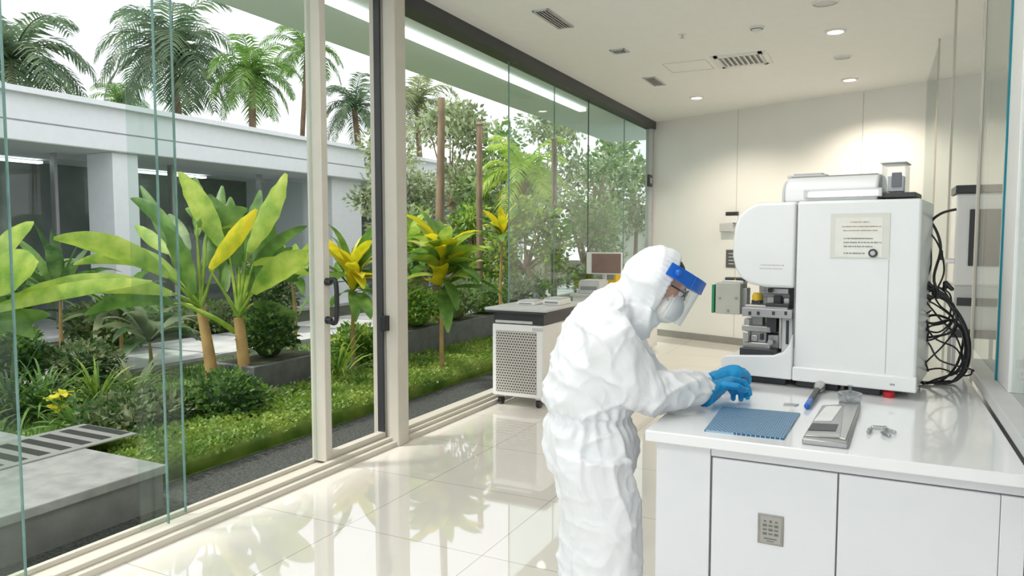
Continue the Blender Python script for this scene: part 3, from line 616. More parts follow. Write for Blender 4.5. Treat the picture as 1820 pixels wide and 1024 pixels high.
def realize(o, vox, sm=6, fac=.5, fold=None):
    r_ = o.modifiers.new('remesh', 'REMESH'); r_.mode = 'VOXEL'; r_.voxel_size = vox; r_.use_smooth_shade = True
    s_ = o.modifiers.new('smooth', 'SMOOTH'); s_.iterations = sm; s_.factor = fac
    dg = bpy.context.evaluated_depsgraph_get(); dg.update(); ev = o.evaluated_get(dg); me = bpy.data.meshes.new_from_object(ev)
    mt = list(o.data.materials); o.modifiers.clear(); o.data = me
    me.materials.clear()
    for q in mt: me.materials.append(q)
    if fold:
        ns = [v.normal.copy() for v in me.vertices]
        for v, n_ in zip(me.vertices, ns): v.co += n_*fold(v.co, n_)
    me.polygons.foreach_set('use_smooth', [True]*len(me.polygons)); me.update()
base = V((foot0.x, foot0.y, 0))
SH_c = Sr.copy(); EL_c = Er.copy(); axA = (Er-Sr).normalized(); axF = (Wr-Er).normalized()
def crease(q, k=4.5):       # sharp crested fold with a soft flank
    a_ = max(0, 1-abs(noise.noise(q))*k); return a_**1.4
def fold(p, n_):
    w_ = p+base; z = w_.z; wob = noise.noise(w_*3)
    f_ = w_.dot(PF); l_ = w_.dot(PR)
    leg = min(1, max(0, (.86-z)/.10)); head = min(1, max(0, (z-1.27)/.05))
    r1 = crease(V((f_*7+wob*.8, l_*7, z*1.8+wob*.8)))
    r2 = crease(V((f_*5-z*6+wob*.8, l_*5, z*5+f_*4)))
    r2b = crease(V((f_*6+z*8+7, l_*5+wob, z*3-f_*3)), 5)
    r3 = crease(V((f_*13+3, l_*13, z*11+wob*2)), 4)
    a = .010*r1*(.30+.70*leg)+.011*r2*(1-.5*leg)+.007*r2b*(1-.3*leg)+.0032*r3
    a *= 1-.55*head
    t_ = (w_-EL_c).dot(axF)
    de = math.exp(-((w_-EL_c).length/.13)**2); s1 = sin(58*t_+5*wob+10*(z-EL_c.z)); a += de*.008*(abs(s1)**.6*(1 if s1 > 0 else -.4))
    dw = math.exp(-((w_-Wr).length/.08)**2); a += dw*.005*sin(115*t_+4*wob)
    ds = math.exp(-((w_-SH_c-(EL_c-SH_c)*.15).length/.12)**2); s2 = sin(55*(f_-z*.8)+5*wob); a += ds*.006*(s2 if s2 > 0 else s2*.3)
    hd = math.exp(-(((w_-Hc).dot(hf)-.01)/.03)**2)*head; a += hd*.004*sin(38*math.atan2((w_-Hc).dot(hu), (w_-Hc).dot(PR)))
    ang = math.atan2((w_-pp(1048, 740)).dot(PR), (w_-pp(1048, 740)).dot(PF)); g2 = math.exp(-((z-.875)/.055)**2)*.006*sin(26*ang+4*wob)
    return a-.006-math.exp(-((z-.882)/.012)**2)*.009+g2
realize(so, .006, 4, .5, fold)
# head / body skin
bd = MB()
bd.ell(Hc+hu*.0, hf*.098, PR*.078, hu*.118, 24, 16)
bd.ell(Hc+hf*.035-hu*.06, hf*.058, PR*.055, hu*.055, 20, 12)
bd.cap(Hc+hf*.085+hu*.02, Hc+hf*.112-hu*.018, .009, .014)
bd.ell(Hc+hf*.088+hu*.032, hf*.016, PR*.06, hu*.012, 16, 8)
for s in (1, -1):
    bd.ell(Hc+PR*.078*s-hf*.0-hu*.01, hf*.017, PR*.01, hu*.03, 12, 8)
    bd.ell(Hc+hf*.072+PR*.042*s-hu*.022, hf*.024, PR*.024, hu*.022, 12, 8)
bd.tube([Hc-hu*.05-hf*.02, pp(1118, 552), pp(1085, 590), pp(1060, 680), pp(1052, 790)], [.055, .055, .085, .10, .10], 16)
for s, hand in ((1, (Sr, Er, Wr)), (-1, (Sl, El, Wl))):
    bd.cap(pp(1085, 590), hand[0]-PR*.03*s, .06, .045); bd.cap(hand[0]-PR*.03*s, hand[1], .045, .035); bd.cap(hand[1], hand[2], .035, .022)
    a_ = legs[0 if s > 0 else 1]; bd.cap(pp(1052, 790, .08*s), V((a_.x, a_.y, .42)), .07, .05); bd.cap(V((a_.x, a_.y, .42)), a_, .05, .035)
bo = bd.build('body', skinM, per); realize(bo, .006, 4)
for s in (1, -1):
    ec = Hc+hf*.090+PR*.031*s+hu*.012
    ey = MB().sph(ec, .012).build('eye', mat('eye_white', (.75, .73, .7), .2), bo); MB().ell(ec+hf*.0105-hu*.003, PR*.005, hu*.005, hf*.002, 12, 6).build('iris', hairM, ey)
    MB().tube([ec+hu*.02+PR*.016+hf*.004, ec+hu*.024+hf*.008, ec+hu*.02-PR*.016+hf*.004], [.002, .0035, .002], 6).build('eyebrow', hairM, bo)
MB().ell(Hc+hf*.0+hu*.070, hf*.078, PR*.07, hu*.050, 20, 10).build('hair', hairM, per)
mk = MB().ell(Hc+hf*.076-hu*.050, hf*.062, PR*.080, hu*.062, 24, 14)
mk.tube([Hc+hf*.076-hu*.050+(hu*.060*sin(t)+PR*.079*cos(t))-hf*.010 for t in [2*pi*j/24 for j in range(25)]], .004, 6)
mk = mk.build('face_mask', maskM, per); MB().tube(smooth_path([Hc+hf*.11-hu*.008+PR*.02, Hc+hf*.122+hu*.002, Hc+hf*.11-hu*.008-PR*.02], 4), .0025, 6).build('nose_clip', greym, mk)
for s in (1, -1): MB().tube([Hc+hf*.06-hu*.03+PR*.074*s, Hc+hf*.035-hu*.015+PR*.088*s], .002, 6).build('strap', greym, mk)
gl = MB()
for s in (1, -1):
    c_ = Hc+hf*.112+PR*.034*s+hu*.018; gl.tube([c_+(PR*.026*cos(t)+hu*.015*sin(t))-hf*.010*abs(cos(t))*(1 if cos(t)*s > 0 else 0) for t in [2*pi*j/20 for j in range(21)]], .0025, 6)
    gl.tube([Hc+hf*.10+PR*.062*s+hu*.020, Hc+hf*.04+PR*.086*s+hu*.020], .003, 6)
gl.tube([Hc+hf*.114+PR*.008+hu*.020, Hc+hf*.114-PR*.008+hu*.020], .0025, 6)
gl = gl.build('safety_glasses', darkm, per)
for s in (1, -1): MB().ell(Hc+hf*.110+PR*.034*s+hu*.018, PR*.024, hu*.014, hf*.0015, 16, 6).build('lens', clearP, gl)
def arc(rf, rs, h, a0, a1, n=24, cx_=0): return [Hc+hf*(cx_+rf*cos(t))+PR*rs*sin(t)+hu*h for t in [a0+(a1-a0)*i/n for i in range(n+1)]]
def strip(mb, lo, hi, th_=.004):
    n_ = len(lo); c_ = Hc+hu*.06; vs = []
    for i in range(n_):
        d_ = (lo[i]-c_); d_ -= hu*d_.dot(hu); d_.normalize(); vs += [lo[i], hi[i], lo[i]+d_*th_, hi[i]+d_*th_]
    fs = []
    for i in range(n_-1):
        a_ = 4*i; b_ = a_+4; fs += [(a_, b_, b_+1, a_+1), (a_+2, a_+3, b_+3, b_+2), (a_, a_+2, b_+2, b_), (a_+1, b_+1, b_+3, a_+3)]
    fs += [(0, 1, 3, 2), (4*(n_-1), 4*(n_-1)+2, 4*(n_-1)+3, 4*(n_-1)+1)]
    mb.add(vs, fs); return mb
fs_ = strip(MB(), arc(.134, .124, .042, -1.6, 1.6), arc(.130, .122, .088, -1.6, 1.6), .010)
strip(fs_, arc(.152, .120, .042, -.9, .9), arc(.148, .118, .088, -.9, .9), .008)
fs_ = fs_.build('face_shield', blueM, per, bevel=.002)
strip(MB(), arc(.152, .124, -.088, -1.1, 1.1, cx_=.002), arc(.152, .126, .056, -1.1, 1.1), .0012).build('visor', visorP, fs_)
for s in (1, -1): MB().cap(Hc+PR*.128*s+hf*.03+hu*.066, Hc+PR*.140*s+hf*.03+hu*.066, .014, .012).build('pivot', blueM, fs_)
# gloves
def hand(W, aim, dn, side, scale=1, curl=(.5, .6, .7, .8)):
    d = (aim-W).normalized(); s_ = d.cross(dn).normalized()*side; n_ = dn
    g = MB(); g.tube([W-d*.055, W-d*.01, W+d*.015], [.050, .042, .037], 16, flat=.9)
    g.ell(W+d*.055, d*.058, s_*.046, n_*.027, 18, 12); g.ell(W+d*.03+s_*.018, d*.035, s_*.025, n_*.028, 14, 10)
    g.cap(W, W+d*.03, .034, .030)
    L = [(.030, .044, .028, .022), (.010, .049, .031, .023), (-.011, .046, .029, .022), (-.031, .036, .023, .018)]
    for k, (o_, a_, b_, c_) in enumerate(L):
        p = W+d*(.092-.004*abs(k-1))+s_*o_; cu = curl[k]; an0 = .25+cu*.4
        for j, ln in enumerate((a_, b_, c_)):
            dd = (d*cos(an0)+n_*sin(an0)).normalized(); q = p+dd*ln*scale; g.cap(p, q, .0122-.001*j, .0114-.001*j, 10); p = q; an0 += cu
    p = W+d*.03+s_*.034; td = (d*.60+s_*.45+n_*.5).normalized(); q = p+td*.046; g.cap(p, q, .015, .013, 10); td2 = (d*.85-s_*.15+n_*.5).normalized(); q2 = q+td2*.034; g.cap(q, q2, .013, .011, 10); g.cap(q2, q2+(d*.9+n_*.2-s_*.2).normalized()*.02, .011, .009, 10)
    return g
dn = V((0, 0, -1))
h1 = hand(Wr+(Wr-Er).normalized()*.012, at_d(1330, 664, 2.72), (dn+PR*.7).normalized(), -1, 1, (.5, .55, .6, .62)).build('glove', gloveM, per); h1['label'] = 'blue glove nearest the viewer'; realize(h1, .0035, 2)
h2 = hand(Wl+(Wl-El).normalized()*.02, at_d(1338, 644, 2.94), (dn-PR*.2).normalized(), 1, 1, (.45, .5, .55, .6)).build('glove', gloveM, per); realize(h2, .004, 2)
for a_ in legs:
    f0 = V((a_.x, a_.y, .05))
    sh = MB().ell(f0+PF*.06+Z*.0, PF*.145, PR*.05, Z*.045, 18, 10); sh.cap(f0+Z*.02, f0+Z*.06, .055, .05); sh = sh.build('shoe', white, per)
    MB().prism([(cos(t)*.145, sin(t)*.052) for t in [2*pi*j/20 for j in range(20)]], lambda u, v, w_: f0+PF*(.06+u)+PR*v+Z*(w_-.05), 0, .018).build('sole', lgrey, sh)
# ------------------------------------------------------------------ outdoors: ground
GZ = -.04
S(MB().box(-40, -3.34, -12, 50, -.3, GZ-.01).build('ground', soil))
S(MB().box(-3.95, -3.34, -3, 12.5, -.1, GZ+.01).build('ground_gravel', gravelm))
S(MB().box(-7.4, -3.95, -3, 14, -.1, GZ+.005).build('ground_lawn', grassg))
S(MB().box(-9.4, -7.7, -6, 30, -.1, GZ+.03).build('path', pathm))
S(MB().box(-7.7, -3.95, 12.0, 13.6, -.1, GZ+.03).build('ground_paving', pathm))
mb = MB()
for k in range(24):
    y_ = -3+k*1.4; mb.box(-9.35, -7.75, y_, y_+.03, GZ+.03, GZ+.034)
S(mb.build('trim_14', conc_d))
pc0 = at_z(291, 905, GZ); ztop = at_x(291, 826, pc0.x).z
pf_ = E('concrete_platform', (pc0.x-1.4, pc0.y-1.5, GZ), 'low concrete platform with slotted drain grating outside the left glass pane', 'platform')
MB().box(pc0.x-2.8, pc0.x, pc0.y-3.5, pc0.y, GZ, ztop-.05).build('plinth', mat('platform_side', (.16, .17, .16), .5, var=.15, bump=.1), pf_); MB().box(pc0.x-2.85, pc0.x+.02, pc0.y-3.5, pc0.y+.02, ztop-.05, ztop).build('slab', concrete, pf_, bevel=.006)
g0 = at_z(60, 797, ztop)
gr = MB().box(g0.x-.28, g0.x+.28, g0.y-.7, g0.y+.5, ztop, ztop+.008).build('grating', greym, pf_)
for k in range(9): MB().box(g0.x-.22, g0.x+.22, g0.y-.62+k*.13, g0.y-.55+k*.13, ztop+.008, ztop+.0095).build('slot', blackp, gr)
# building across the courtyard
bx_ = -10.9
bl = E('building', (-13, 8, GZ), 'low white flat roofed building with deep fascia across the courtyard', 'building')
MB().box(-14, bx_, -10, 26, 2.89, 3.6).build('roof', stucco, bl, bevel=.02); MB().box(bx_-.01, bx_+.005, -10, 26, 3.17, 3.19).build('fascia_groove', seamm, bl)
MB().box(bx_-.3, bx_+.12, -10, 26, 3.56, 3.64).build('coping', stucco, bl)
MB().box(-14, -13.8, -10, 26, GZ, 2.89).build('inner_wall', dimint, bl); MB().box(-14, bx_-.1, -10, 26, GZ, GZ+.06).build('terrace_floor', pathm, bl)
for p0, p1 in ((205, 250), (-420, -360), (900, 930)): MB().box(bx_-.75, bx_-.1, yx(p0, bx_-.1), yx(p1, bx_-.1), GZ, 2.89).build('column', stucco, bl, bevel=.01)
MB().box(-13.8, bx_-.25, yx(588, bx_-.3), yx(640, bx_-.3), GZ, 2.89).build('side_wall', stucco, bl)
for k in range(14):
    y_ = -8+k*2.2; f_ = MB().box(-12.03, -11.97, y_, y_+2.14, .1, 2.8).build('glazing', glassR, bl); MB().box(-12.06, -11.94, y_-.05, y_+.0, GZ, 2.89).build('mullion', greym, f_)
for y_ in (1.5, 5.5, 9.0): MB().box(-13.3, -13.15, y_, y_+2.4, 2.82, 2.86).build('ceiling_lamp', coolM, bl)
MB().box(-13.8, -13.7, 4.6, 5.6, GZ, 2.0).build('door', stucco, bl); MB().box(-13.4, -12.9, 2.0, 4.2, GZ, .8).build('counter', lgrey, bl)
# ------------------------------------------------------------------ plants
def leaf_curve(mb, P, W, side, fold_=.2, prof=None, ruf=0):
    n_ = len(P)-1; vs = []; fs = []
    for i, p in enumerate(P):
        t = i/n_; w_ = W*(prof(t) if prof else (sin(pi*min(1, t*.93+.05))**.75))
        tg = (P[min(i+1, n_)]-P[max(i-1, 0)]).normalized(); s_ = (side-tg*side.dot(tg)).normalized(); nn = s_.cross(tg)
        rz = ruf*W*sin(i*2.3)
        vs += [p-s_*w_+nn*(w_*fold_+rz), p, p+s_*w_+nn*(w_*fold_-rz)]
    for i in range(n_):
        a_ = 3*i; fs += [(a_, a_+1, a_+4, a_+3), (a_+1, a_+2, a_+5, a_+4)]
    mb.add(vs, fs)
def bez(a, b, c, n_=8): return [a*(1-t)**2+b*2*t*(1-t)+c*t*t for t in [i/n_ for i in range(n_+1)]]
def drooping(base_, d, L, droop, n_=7):
    P = [base_]; d = d.normalized()
    for i in range(n_): d = (d-Z*droop/n_*(1+i*.25)).normalized(); P.append(P[-1]+d*L/n_)
    return P
def rosette(mb, c, n_, L, W, el0, el1, droop, rr, pet=.0, fold_=.25, hts=0):
    for k in range(n_):
        az = 2*pi*(k*.381966+rr.random()*.1); el = rr.uniform(el0, el1); d = V((cos(az)*cos(el), sin(az)*cos(el), sin(el)))
        l = L*rr.uniform(.7, 1.1); b_ = c+Z*rr.uniform(0, hts)
        if pet: q = b_+d*pet*l; mb.tube([b_, q], .008, 5); b_ = q
        P = drooping(b_, d, l, droop*rr.uniform(.6, 1.3)); s_ = d.cross(Z).normalized()
        s_ = (s_+d.cross(s_)*rr.uniform(-.5, .5)).normalized(); leaf_curve(mb, P, W*rr.uniform(.75, 1.1), s_, fold_)
def diamonds(mb, c, rx, ry, rz_, n_, s, rr, shell=.55, zmin=-1, nm=1):
    for i in range(n_):
        while True:
            d = V((rr.gauss(0, 1), rr.gauss(0, 1), rr.gauss(0, 1))).normalized()
            if d.z > zmin: break
        k = (shell+(1-shell)*rr.random())*(1+.18*noise.noise(d*2.2+c)); p = c+V((d.x*rx, d.y*ry, d.z*rz_))*k
        o_ = (d+V((rr.uniform(-1, 1), rr.uniform(-1, 1), rr.uniform(-.6, .8)))*.9).normalized(); t = o_.orthogonal().normalized(); t = (t*cos(i)+o_.cross(t)*sin(i))
        l = s*rr.uniform(.6, 1.3); mb.cur = rr.randrange(nm)
        mb.add([p-o_*l*.5, p+t*l*.28, p+o_*l*.6, p-t*l*.28], [(0, 1, 2, 3)])
    mb.cur = 0
def shrub(name, px, py, z, wpx, hpx, n_, s, mats, label, cat='shrub', group=None, seed=1):
    rr = random.Random(seed); g_ = at_z(px, py, z)
    dd = (g_-CAM).dot(fw); rx = wpx/F*dd/2; rz_ = hpx/F*dd/2
    r = E(name, g_, label, cat, group=group); mb = MB(); c_ = g_+Z*rz_*1.02
    mb.ell(c_, X*rx*.62, Y*rx*.62, Z*rz_*.7, 12, 8); diamonds(mb, c_, rx, rx, rz_, n_, s, rr, .6, nm=len(mats)); mb.build('foliage', mats, r, ang=180)
    st = MB()
    for k in range(4): st.tube([g_+V((rr.uniform(-.03, .03), rr.uniform(-.03, .03), -.02)), c_+V((rr.uniform(-.4, .4)*rx, rr.uniform(-.4, .4)*rx, 0))], [.012, .006], 5)
    st.build('stem', bark, r); return r
pd_ = 6.6
def ad(x, y, dd=0): return at_d(x, y, pd_+dd)
bp = E('broadleaf_plant', (ad(400, 700).x, ad(400, 700).y, GZ), 'large two stemmed plant with big glossy yellow green leaves behind the glass', 'plant')
hubA, hubB = ad(357, 548), ad(424, 565)
bA = ad(380, 700); bA.z = GZ; bB = ad(437, 715, .1); bB.z = GZ
MB().tube(smooth_path([bA, bA.lerp(hubA, .5)+X*.03, hubA], 5), [.062-.0022*i for i in range(11)], 12).build('stem', barkl, bp)
MB().tube(smooth_path([bB, bB.lerp(hubB, .5)+X*.02, hubB], 5), [.066-.0024*i for i in range(11)], 12).build('stem', barkl, bp)
MB().tube(smooth_path([ad(418, 590, .05), ad(380, 565, -.1), ad(318, 538, -.15)], 4), [.026, .026, .025, .024, .023, .022, .02, .018, .015], 10).build('branch', g_light, bp)
LV = [('A', 343, 525, 292, 402, 48, 0, .0), ('B', 372, 478, 456, 372, 32, 2, -.3), ('B', 440, 448, 508, 308, 46, 1, 0), ('A', 395, 440, 318, 306, 46, 1, .2), ('A', 300, 492, 95, 424, 40, 1, -.4), ('A', 305, 522, 20, 528, 36, 1, -.6),
      ('B', 450, 522, 556, 452, 46, 1, -.2), ('B', 440, 490, 546, 402, 22, 0, .3), ('B', 425, 475, 372, 345, 44, 0, .4), ('B', 432, 465, 462, 338, 40, 0, .5), ('A', 325, 445, 232, 352, 30, 0, .6), ('A', 350, 420, 345, 315, 36, 0, .5), ('B', 460, 500, 480, 380, 40, 0, .3),
      ('A', 320, 500, 190, 440, 30, 1, .2), ('B', 410, 470, 410, 350, 36, 0, .8), ('B', 470, 480, 530, 500, 26, 0, .5), ('A', 330, 470, 300, 380, 44, 0, .9), ('A', 285, 480, 130, 470, 26, 1, .4), ('B', 455, 440, 500, 420, 36, 0, .9), ('B', 400, 520, 380, 420, 40, 0, 1.0),
      ('A', 350, 400, 440, 372, 36, 0, .3), ('A', 370, 390, 450, 400, 32, 1, .4), ('B', 400, 400, 330, 370, 32, 0, .7), ('B', 450, 470, 550, 490, 30, 1, .3), ('A', 300, 450, 240, 400, 26, 1, .8), ('B', 420, 430, 500, 350, 36, 1, .8),
      ('A', 340, 500, 250, 330, 30, 0, 1.1), ('B', 430, 500, 520, 440, 30, 0, .9), ('A', 360, 480, 395, 330, 34, 0, 1.1), ('B', 440, 520, 500, 470, 34, 0, .7), ('A', 310, 540, 150, 560, 30, 0, .3), ('B', 450, 540, 530, 560, 28, 0, .5)]
lm = [g_mid, g_light, g_yel]
for k, (hub, x0, y0_, x1, y1_, w_, mi, dd) in enumerate(LV):
    hb_ = hubA if hub == 'A' else hubB; a = ad(x0, y0_, dd*.5); b = ad(x1, y1_, dd)
    mb = MB(); dirv = (b-a); c_ = a.lerp(b, .5)+Z*dirv.length*(.18 if abs(x1-x0) > 90 else .04)+X*R.uniform(-.05, .05)
    side = (dirv.cross(fw)).normalized(); side = (side+fw*R.uniform(-.6, .6)).normalized()
    leaf_curve(mb, bez(a, c_, b, 12), w_/F*pd_/2, side, R.uniform(.2, .4), ruf=.08); mb.build('leaf', lm[mi], bp, ang=180)
    MB().tube(bez(hb_, hb_.lerp(a, .5)+Z*.03, a, 4), [.018, .015, .012, .010, .008], 6).build('leaf_stalk', g_light, bp)
bn_ = E('banana_plant', (at_d(-40, 640, 6).x, at_d(-40, 640, 6).y, GZ), 'banana plant with wide arching leaves at the left edge of the garden', 'plant')
c0 = at_d(-60, 640, 6); b0 = V((c0.x, c0.y, GZ))
MB().tube([b0, c0+Z*.4, at_d(-50, 520, 6)], [.09, .075, .05], 12).build('stem', g_light, bn_)
for x0, y0_, x1, y1_, w_, mi in ((-50, 520, 66, 470, 80, 1), (-50, 500, 60, 395, 44, 1), (-40, 560, 270, 500, 30, 1), (-50, 540, 60, 600, 50, 0), (-60, 480, -20, 330, 60, 1), (-40, 600, 90, 560, 36, 0)):
    a = at_d(x0, y0_, 6); b = at_d(x1, y1_, 6+R.uniform(-.3, .3)); mb = MB(); side = (b-a).cross(fw).normalized(); leaf_curve(mb, bez(a, a.lerp(b, .5)+Z*.12, b, 10), w_/F*6/2, (side+fw*.3).normalized(), .2, ruf=.04); mb.build('leaf', lm[mi], bn_, ang=180)
def rplant(name, px, d, ztop_, n_, L, W, el, droop, mats, label, seed, cat='plant', hts=0, pet=.1, stem=True, group=None):
    rr = random.Random(seed); b_ = at_d(px, 600, d); b_.z = GZ; r = E(name, b_, label, cat, group=group); top = V((b_.x, b_.y, ztop_))
    if stem: MB().tube(smooth_path([b_, b_.lerp(top, .5)+X*rr.uniform(-.06, .06), top], 4), [.03-.002*i for i in range(9)], 8).build('stem', barkl, r)
    for gi, m_ in enumerate(mats):
        mb = MB(); rosette(mb, top, n_//len(mats), L*(1-.15*gi), W, el[0]+.35*gi, min(1.45, el[1]+.2*gi), droop, rr, pet, hts=hts); mb.build('leaves', m_, r, ang=180)
    return r
rplant('ti_plant', 628, 8.0, .90, 40, .62, .080, (-.3, 1.2), .6, [g_mid, g_yel], 'leafy plant with yellow upper leaves behind the narrow door pane', 11, hts=.3)
rplant('ti_plant', 785, 7.8, .95, 60, .68, .090, (-.3, 1.2), .5, [g_mid, g_light, g_yel], 'bushy plant with bright yellow tips beside the brown trunk', 12, hts=.45)
rplant('ti_plant', 893, 9.5, 1.55, 20, .45, .06, (.2, 1.3), .5, [g_mid, g_yel], 'tall plant with orange yellow crown furthest right in the garden', 13)
rplant('ti_plant', 735, 9.0, 1.1, 30, .6, .075, (0, 1.2), .6, [g_mid, g_light], 'plain green leafy plant just right of the beige post', 14, hts=.3)
rplant('ti_plant', 520, 9.2, 1.0, 24, .7, .075, (0, 1.2), .6, [g_mid, g_light], 'pale green leafy plant just left of the sliding door stile', 15)
rplant('heliconia', 110, 8.4, .8, 26, .95, .075, (.2, 1.3), .6, [g_mid, g_dark], 'clump of long arching leaves in front of the white column', 16)
rplant('heliconia', 215, 9.0, .5, 26, .9, .08, (.1, 1.2), .8, [g_olive, g_mid], 'olive clump of long arching leaves left of the big plant', 17)
rplant('heliconia', 30, 9.0, .5, 26, 1.1, .09, (.1, 1.2), .8, [g_dark, g_mid], 'dark clump of arching leaves near the left edge', 18)
rplant('heliconia', 265, 8.2, .35, 24, .8, .07, (.1, 1.2), .8, [g_dark, g_olive], 'low dark clump of leaves behind the two joined panes', 19)
for k, (px, py, h_, m_, lab) in enumerate(((80, 742, .5, g_mid, 'upright green tuft of blades behind the platform'), (175, 730, .42, g_light, 'bright tuft of grass blades left of the glass joint'), (20, 750, .5, g_dark, 'dark grassy tuft at the left edge'), (135, 775, .28, g_mid, 'low grassy tuft beside the yellow flower'), (600, 690, .45, g_light, 'grassy tuft seen through the narrow door pane'), (240, 720, .35, g_olive, 'olive grass tuft in front of the low clump'))):
    g_ = at_z(px, py, GZ); r = E('grass_tuft', g_, lab, 'grass tuft'); rr = random.Random(30+k)
    for q_ in range(2):
        mb = MB(); rosette(mb, g_, 45, h_*1.5*(1-.25*q_), .014, .5, 1.4, .9, rr, 0, .1); mb.build('blades', [m_, g_mid][q_], r, ang=180)
g_ = at_z(104, 768, GZ); r = E('yellow_flower', g_, 'yellow flower with dark centre low in the garden beds', 'flower')
FL = ((-.06, .26), (.06, .30), (0, .18))
mb = MB()
for q_ in FL: mb.tube([g_, g_+V((q_[0], 0, q_[1]))], .005, 5)
mb.build('stem', g_mid, r); mb = MB()
for q_ in FL: rosette(mb, g_+V((q_[0], 0, q_[1])), 7, .10, .032, .2, .9, .6, R)
mb.build('petals', g_yel, r, ang=180); MB().sph(g_+V((.06, 0, .30)), .018).build('centre', bark, r)
SH = [(240, 790, 200, 95, 2200, .06, [g_olive, g_dark], 'broad olive shrub spreading behind the platform corner'), (400, 765, 150, 110, 2200, .05, [g_dark, g_mid], 'dark shrub around the stems of the big plant'), (320, 770, 110, 85, 1500, .05, [g_olive, g_mid], 'rounded shrub between the two joined glass panes'),
      (520, 690, 110, 70, 1500, .05, [g_mid, g_olive], 'mid green shrub left of the door handle'), (630, 660, 90, 90, 1400, .06, [g_mid, g_light], 'loose shrub right of the door handle'), (470, 735, 90, 50, 900, .045, [g_mid, g_olive], 'low shrub in front of the right hand stem'),
      (20, 700, 130, 130, 1600, .07, [g_dark, g_mid], 'dense dark shrub at the far left'), (150, 690, 130, 90, 1400, .06, [g_dark, g_olive], 'dark low shrub behind the yellow flower'), (350, 590, 200, 60, 1800, .08, [g_olive, g_mid], 'shrub bank beyond the big plant'),
      (200, 625, 160, 100, 1800, .09, [g_olive, g_mid], 'tall shrub in front of the building glazing'), (745, 605, 110, 80, 1400, .07, [g_mid, g_light], 'shrub beside the right edge of the post'), (480, 590, 110, 150, 1700, .09, [g_dark, g_olive], 'tall shrub against the building behind the big plant')]
for k, (px, py, wp_, hp_, n_, s, ms, lab) in enumerate(SH): shrub('shrub', px, py, GZ, wp_, hp_, n_, s, ms, lab, seed=50+k)
for x0, x1, ya, yb, zt, lab in ((-5.5, -4.95, 4.75, 5.7, .36, 'dark grey box in the lawn standing in for a dark shape behind the sliding door'), (-5.3, -4.9, 7.0, 11.0, .42, 'long dark grey planter box beyond the fixed glass panes')):  # the shorter box stands in for a plain dark shape
    r = E('planter_box', ((x0+x1)/2, (ya+yb)/2, GZ), lab, 'planter'); MB().box(x0, x1, ya, yb, GZ, zt).build('box', mat('planter_grey', (.12, .125, .13), .6, var=.2, bump=.2), r, bevel=.01); MB().box(x0+.05, x1-.05, ya+.05, yb-.05, zt, zt+.005).build('soil', soil, r)
for k, (x_, y_, z_, rr_, ms, lab) in enumerate(((-5.22, 5.2, .36, .28, [g_dark, g_mid], 'small dark shrub growing on the shorter dark box'), (-5.1, 7.5, .42, .4, [g_mid, g_light], 'light green shrub at the near end of the long planter'), (-5.1, 8.4, .42, .42, [g_olive, g_mid], 'second shrub from the near end of the long planter'), (-5.1, 9.3, .42, .42, [g_mid, g_olive], 'third shrub from the near end of the long planter'), (-5.1, 10.3, .42, .42, [g_dark, g_olive], 'shrub at the far end of the long planter'))):
    c_ = V((x_, y_, z_)); r = E('planter_shrub', c_, lab, 'shrub'); mb = MB(); mb.ell(c_+Z*.2, X*rr_*.6, Y*rr_*.6, Z*.2, 10, 6); diamonds(mb, c_+Z*.24, rr_, rr_, .28, 1200, .06, random.Random(90+k), .55, zmin=-.6, nm=2); mb.build('foliage', ms, r, ang=180)
mb = MB(); rr = random.Random(5)
mb.box(-4.80, -3.98, pc0.y+.1, 11.5, GZ, .09)
for i in range(27000):
    y_ = rr.random()**1.35*9.3+pc0.y+.08; x_ = -4.86+.95*rr.random(); h_ = .13+.04*noise.noise(V((x_*3, y_*3, 0)))+rr.uniform(-.06, .03)
    p = V((x_, y_, h_)); o_ = V((rr.uniform(-1, 1), rr.uniform(-1, 1), rr.uniform(.1, 1.1))).normalized(); t = o_.orthogonal().normalized(); l = rr.uniform(.02, .040)
    mb.add([p-o_*l*.5, p+t*l*.35, p+o_*l*.6, p-t*l*.35], [(0, 1, 2, 3)])
T(mb.build('ground_cover', g_hedge, ang=180), 'low light green ground cover hedge running along the glass wall', 'hedge', kind='stuff')
mb = MB()
for i in range(9000):
    x_ = -7.3+2.4*rr.random(); y_ = pc0.y+.1+rr.random()*7; p = V((x_, y_, GZ)); h_ = rr.uniform(.04, .10); a_ = rr.random()*6.3; s_ = V((cos(a_), sin(a_), 0))
    mb.add([p-s_*.008, p+s_*.008, p+V((rr.uniform(-.03, .03), rr.uniform(-.03, .03), h_))], [(0, 1, 2)])
T(mb.build('lawn_grass', g_mid, ang=180), 'short green lawn grass in the courtyard garden', 'grass', kind='stuff')
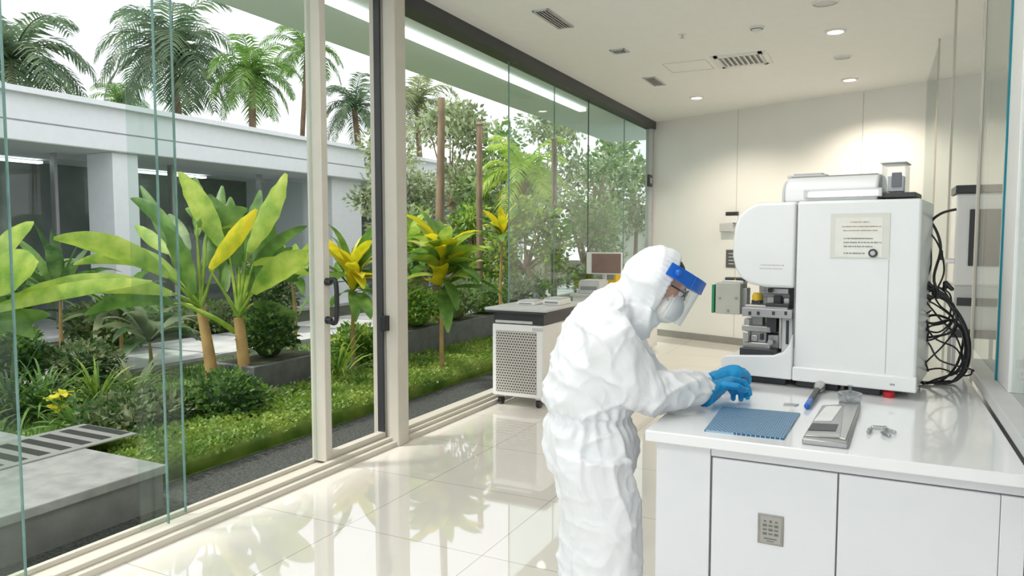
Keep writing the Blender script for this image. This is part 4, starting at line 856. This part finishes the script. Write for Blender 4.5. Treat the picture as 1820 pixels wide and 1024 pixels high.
def palm(px, py, d, R_, label, n_=20, seed=1, mats=g_palm, trunk=.16, leafw=.034, basez=GZ, up0=-.35):
    rr = random.Random(seed); top = at_d(px, py, d); b_ = V((top.x+rr.uniform(-.4, .4), top.y, basez)); r = E('palm_tree', b_, label, 'palm tree', group='palm trees behind the building')
    MB().tube(smooth_path([b_, b_.lerp(top, .5)+X*rr.uniform(-.3, .3), top], 8), [trunk*(1-.4*i/16)*(1+.06*(i % 2)) for i in range(17)], 10).build('trunk', bark, r)
    mb = MB()
    for k in range(n_):
        az = 2*pi*(k*.381966)+rr.uniform(-.2, .2); el = up0+(1.35-up0)*((k+.5)/n_); dv = V((cos(az)*cos(el), sin(az)*cos(el), sin(el)))
        L = R_*rr.uniform(.9, 1.15); P = drooping(top+Z*.1, dv, L, .95*rr.uniform(.8, 1.2), 14); mb.tube(P, [R_*.012*(1-.9*i/14) for i in range(15)], 4)
        side = dv.cross(Z).normalized()
        for i in range(1, 15):
            for sub in (0, .5):
                t = (i-sub)/14; p = P[i-1].lerp(P[i], 1-sub); tg = (P[i]-P[i-1]).normalized(); ll = R_*.33*(sin(pi*(t*.88+.08))**.6)*rr.uniform(.85, 1.1)
                for s in (-1, 1):
                    ld = (side*s*.8+tg*.6-Z*.22*rr.uniform(.3, 1.5)).normalized(); q = p+ld*ll; mid = p+ld*ll*.45+Z*ll*.05; ww = tg*R_*leafw*.5
                    mb.add([p-ww*.5, p+ww*.5, mid+ww, q-Z*ll*.15, mid-ww], [(0, 1, 2, 4), (4, 2, 3)])
    mb.build('fronds', mats, r, ang=180)
palm(20, 110, 22, 2.7, 'palm with long dark fronds at the top left corner', 26, 1)
palm(305, 100, 26, 2.9, 'large dark palm above the middle of the white building', 30, 2)
palm(448, 140, 24, 1.85, 'bright green palm standing right of the large dark palm', 24, 3, g_mid)
palm(545, 95, 27, 1.7, 'slim palm whose thin trunk shows beside the door stile', 18, 4, g_mid, trunk=.12)
palm(215, 185, 32, 1.6, 'small palm crown just peeking over the white roof', 20, 5, g_mid)
palm(630, 195, 27, 1.7, 'palm seen through the narrow door pane above the roof', 20, 6)
palm(930, 320, 15, 1.3, 'yellow green palm low among the trees behind the fixed panes', 18, 7, g_light)
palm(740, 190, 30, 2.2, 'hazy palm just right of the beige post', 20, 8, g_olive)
b_ = at_d(766, 560, 9.5); b_.z = GZ; tp = at_d(785, 175, 9.7)
r = E('bare_trunk', b_, 'tall leaning brown tree trunk beyond the fixed glass panes', 'tree'); MB().tube(smooth_path([b_, b_.lerp(tp, .4)+X*.05, tp], 8), [.080-.0022*i for i in range(17)], 12).build('trunk', bark, r)
for px, py0, py1, d, lab in ((852, 222, 330, 12, 'short weathered timber post among the trees'), (985, 248, 380, 13, 'dark timber post nearest the black glass joint')):
    a = at_d(px, py1+80, d); a.z = GZ; b = at_d(px, py0, d); r = E('timber_post', a, lab, 'post'); MB().tube([a, b], [.06, .05], 10).build('post', bark, r, bevel=.004); MB().tube([b, b+Z*.05], [.07, .04], 10).build('cap', bark, r)
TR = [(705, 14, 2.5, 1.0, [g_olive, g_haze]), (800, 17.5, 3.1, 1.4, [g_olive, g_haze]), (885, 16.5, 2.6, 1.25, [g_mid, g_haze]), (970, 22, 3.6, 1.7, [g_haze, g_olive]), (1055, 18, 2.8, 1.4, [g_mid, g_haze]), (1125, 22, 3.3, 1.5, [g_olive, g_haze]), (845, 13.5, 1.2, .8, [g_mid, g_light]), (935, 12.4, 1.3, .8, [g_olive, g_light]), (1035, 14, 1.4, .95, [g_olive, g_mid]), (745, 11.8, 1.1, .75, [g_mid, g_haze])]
TL = ['olive broad tree behind the beige post', 'tall olive tree behind the leaning trunk', 'mid green tree right of the leaning trunk', 'tall pale tree behind the timber posts', 'mid green tree behind the black glass joint', 'tree at the far right end of the garden', 'lower bright tree behind the yellow tipped plant', 'lower pale tree behind the near timber post', 'lower olive tree in front of the black glass joint', 'lower hazy tree right behind the beige post']
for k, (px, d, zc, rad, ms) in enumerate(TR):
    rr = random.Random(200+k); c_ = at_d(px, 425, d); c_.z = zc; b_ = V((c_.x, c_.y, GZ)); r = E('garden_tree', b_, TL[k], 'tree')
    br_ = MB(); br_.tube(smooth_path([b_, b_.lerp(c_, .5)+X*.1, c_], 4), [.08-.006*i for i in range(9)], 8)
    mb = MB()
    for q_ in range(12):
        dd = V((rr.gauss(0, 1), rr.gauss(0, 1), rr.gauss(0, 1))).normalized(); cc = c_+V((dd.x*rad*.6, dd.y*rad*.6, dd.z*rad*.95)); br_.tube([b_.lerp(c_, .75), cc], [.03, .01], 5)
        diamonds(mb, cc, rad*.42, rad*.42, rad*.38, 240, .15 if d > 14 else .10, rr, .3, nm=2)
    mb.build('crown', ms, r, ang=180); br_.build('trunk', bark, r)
S(MB().box(-9, -2.5, 23.8, 24.0, GZ, 2.0).build('wall_garden', mat('garden_wall', (.50, .53, .48), .8, var=.2, vs=3)))
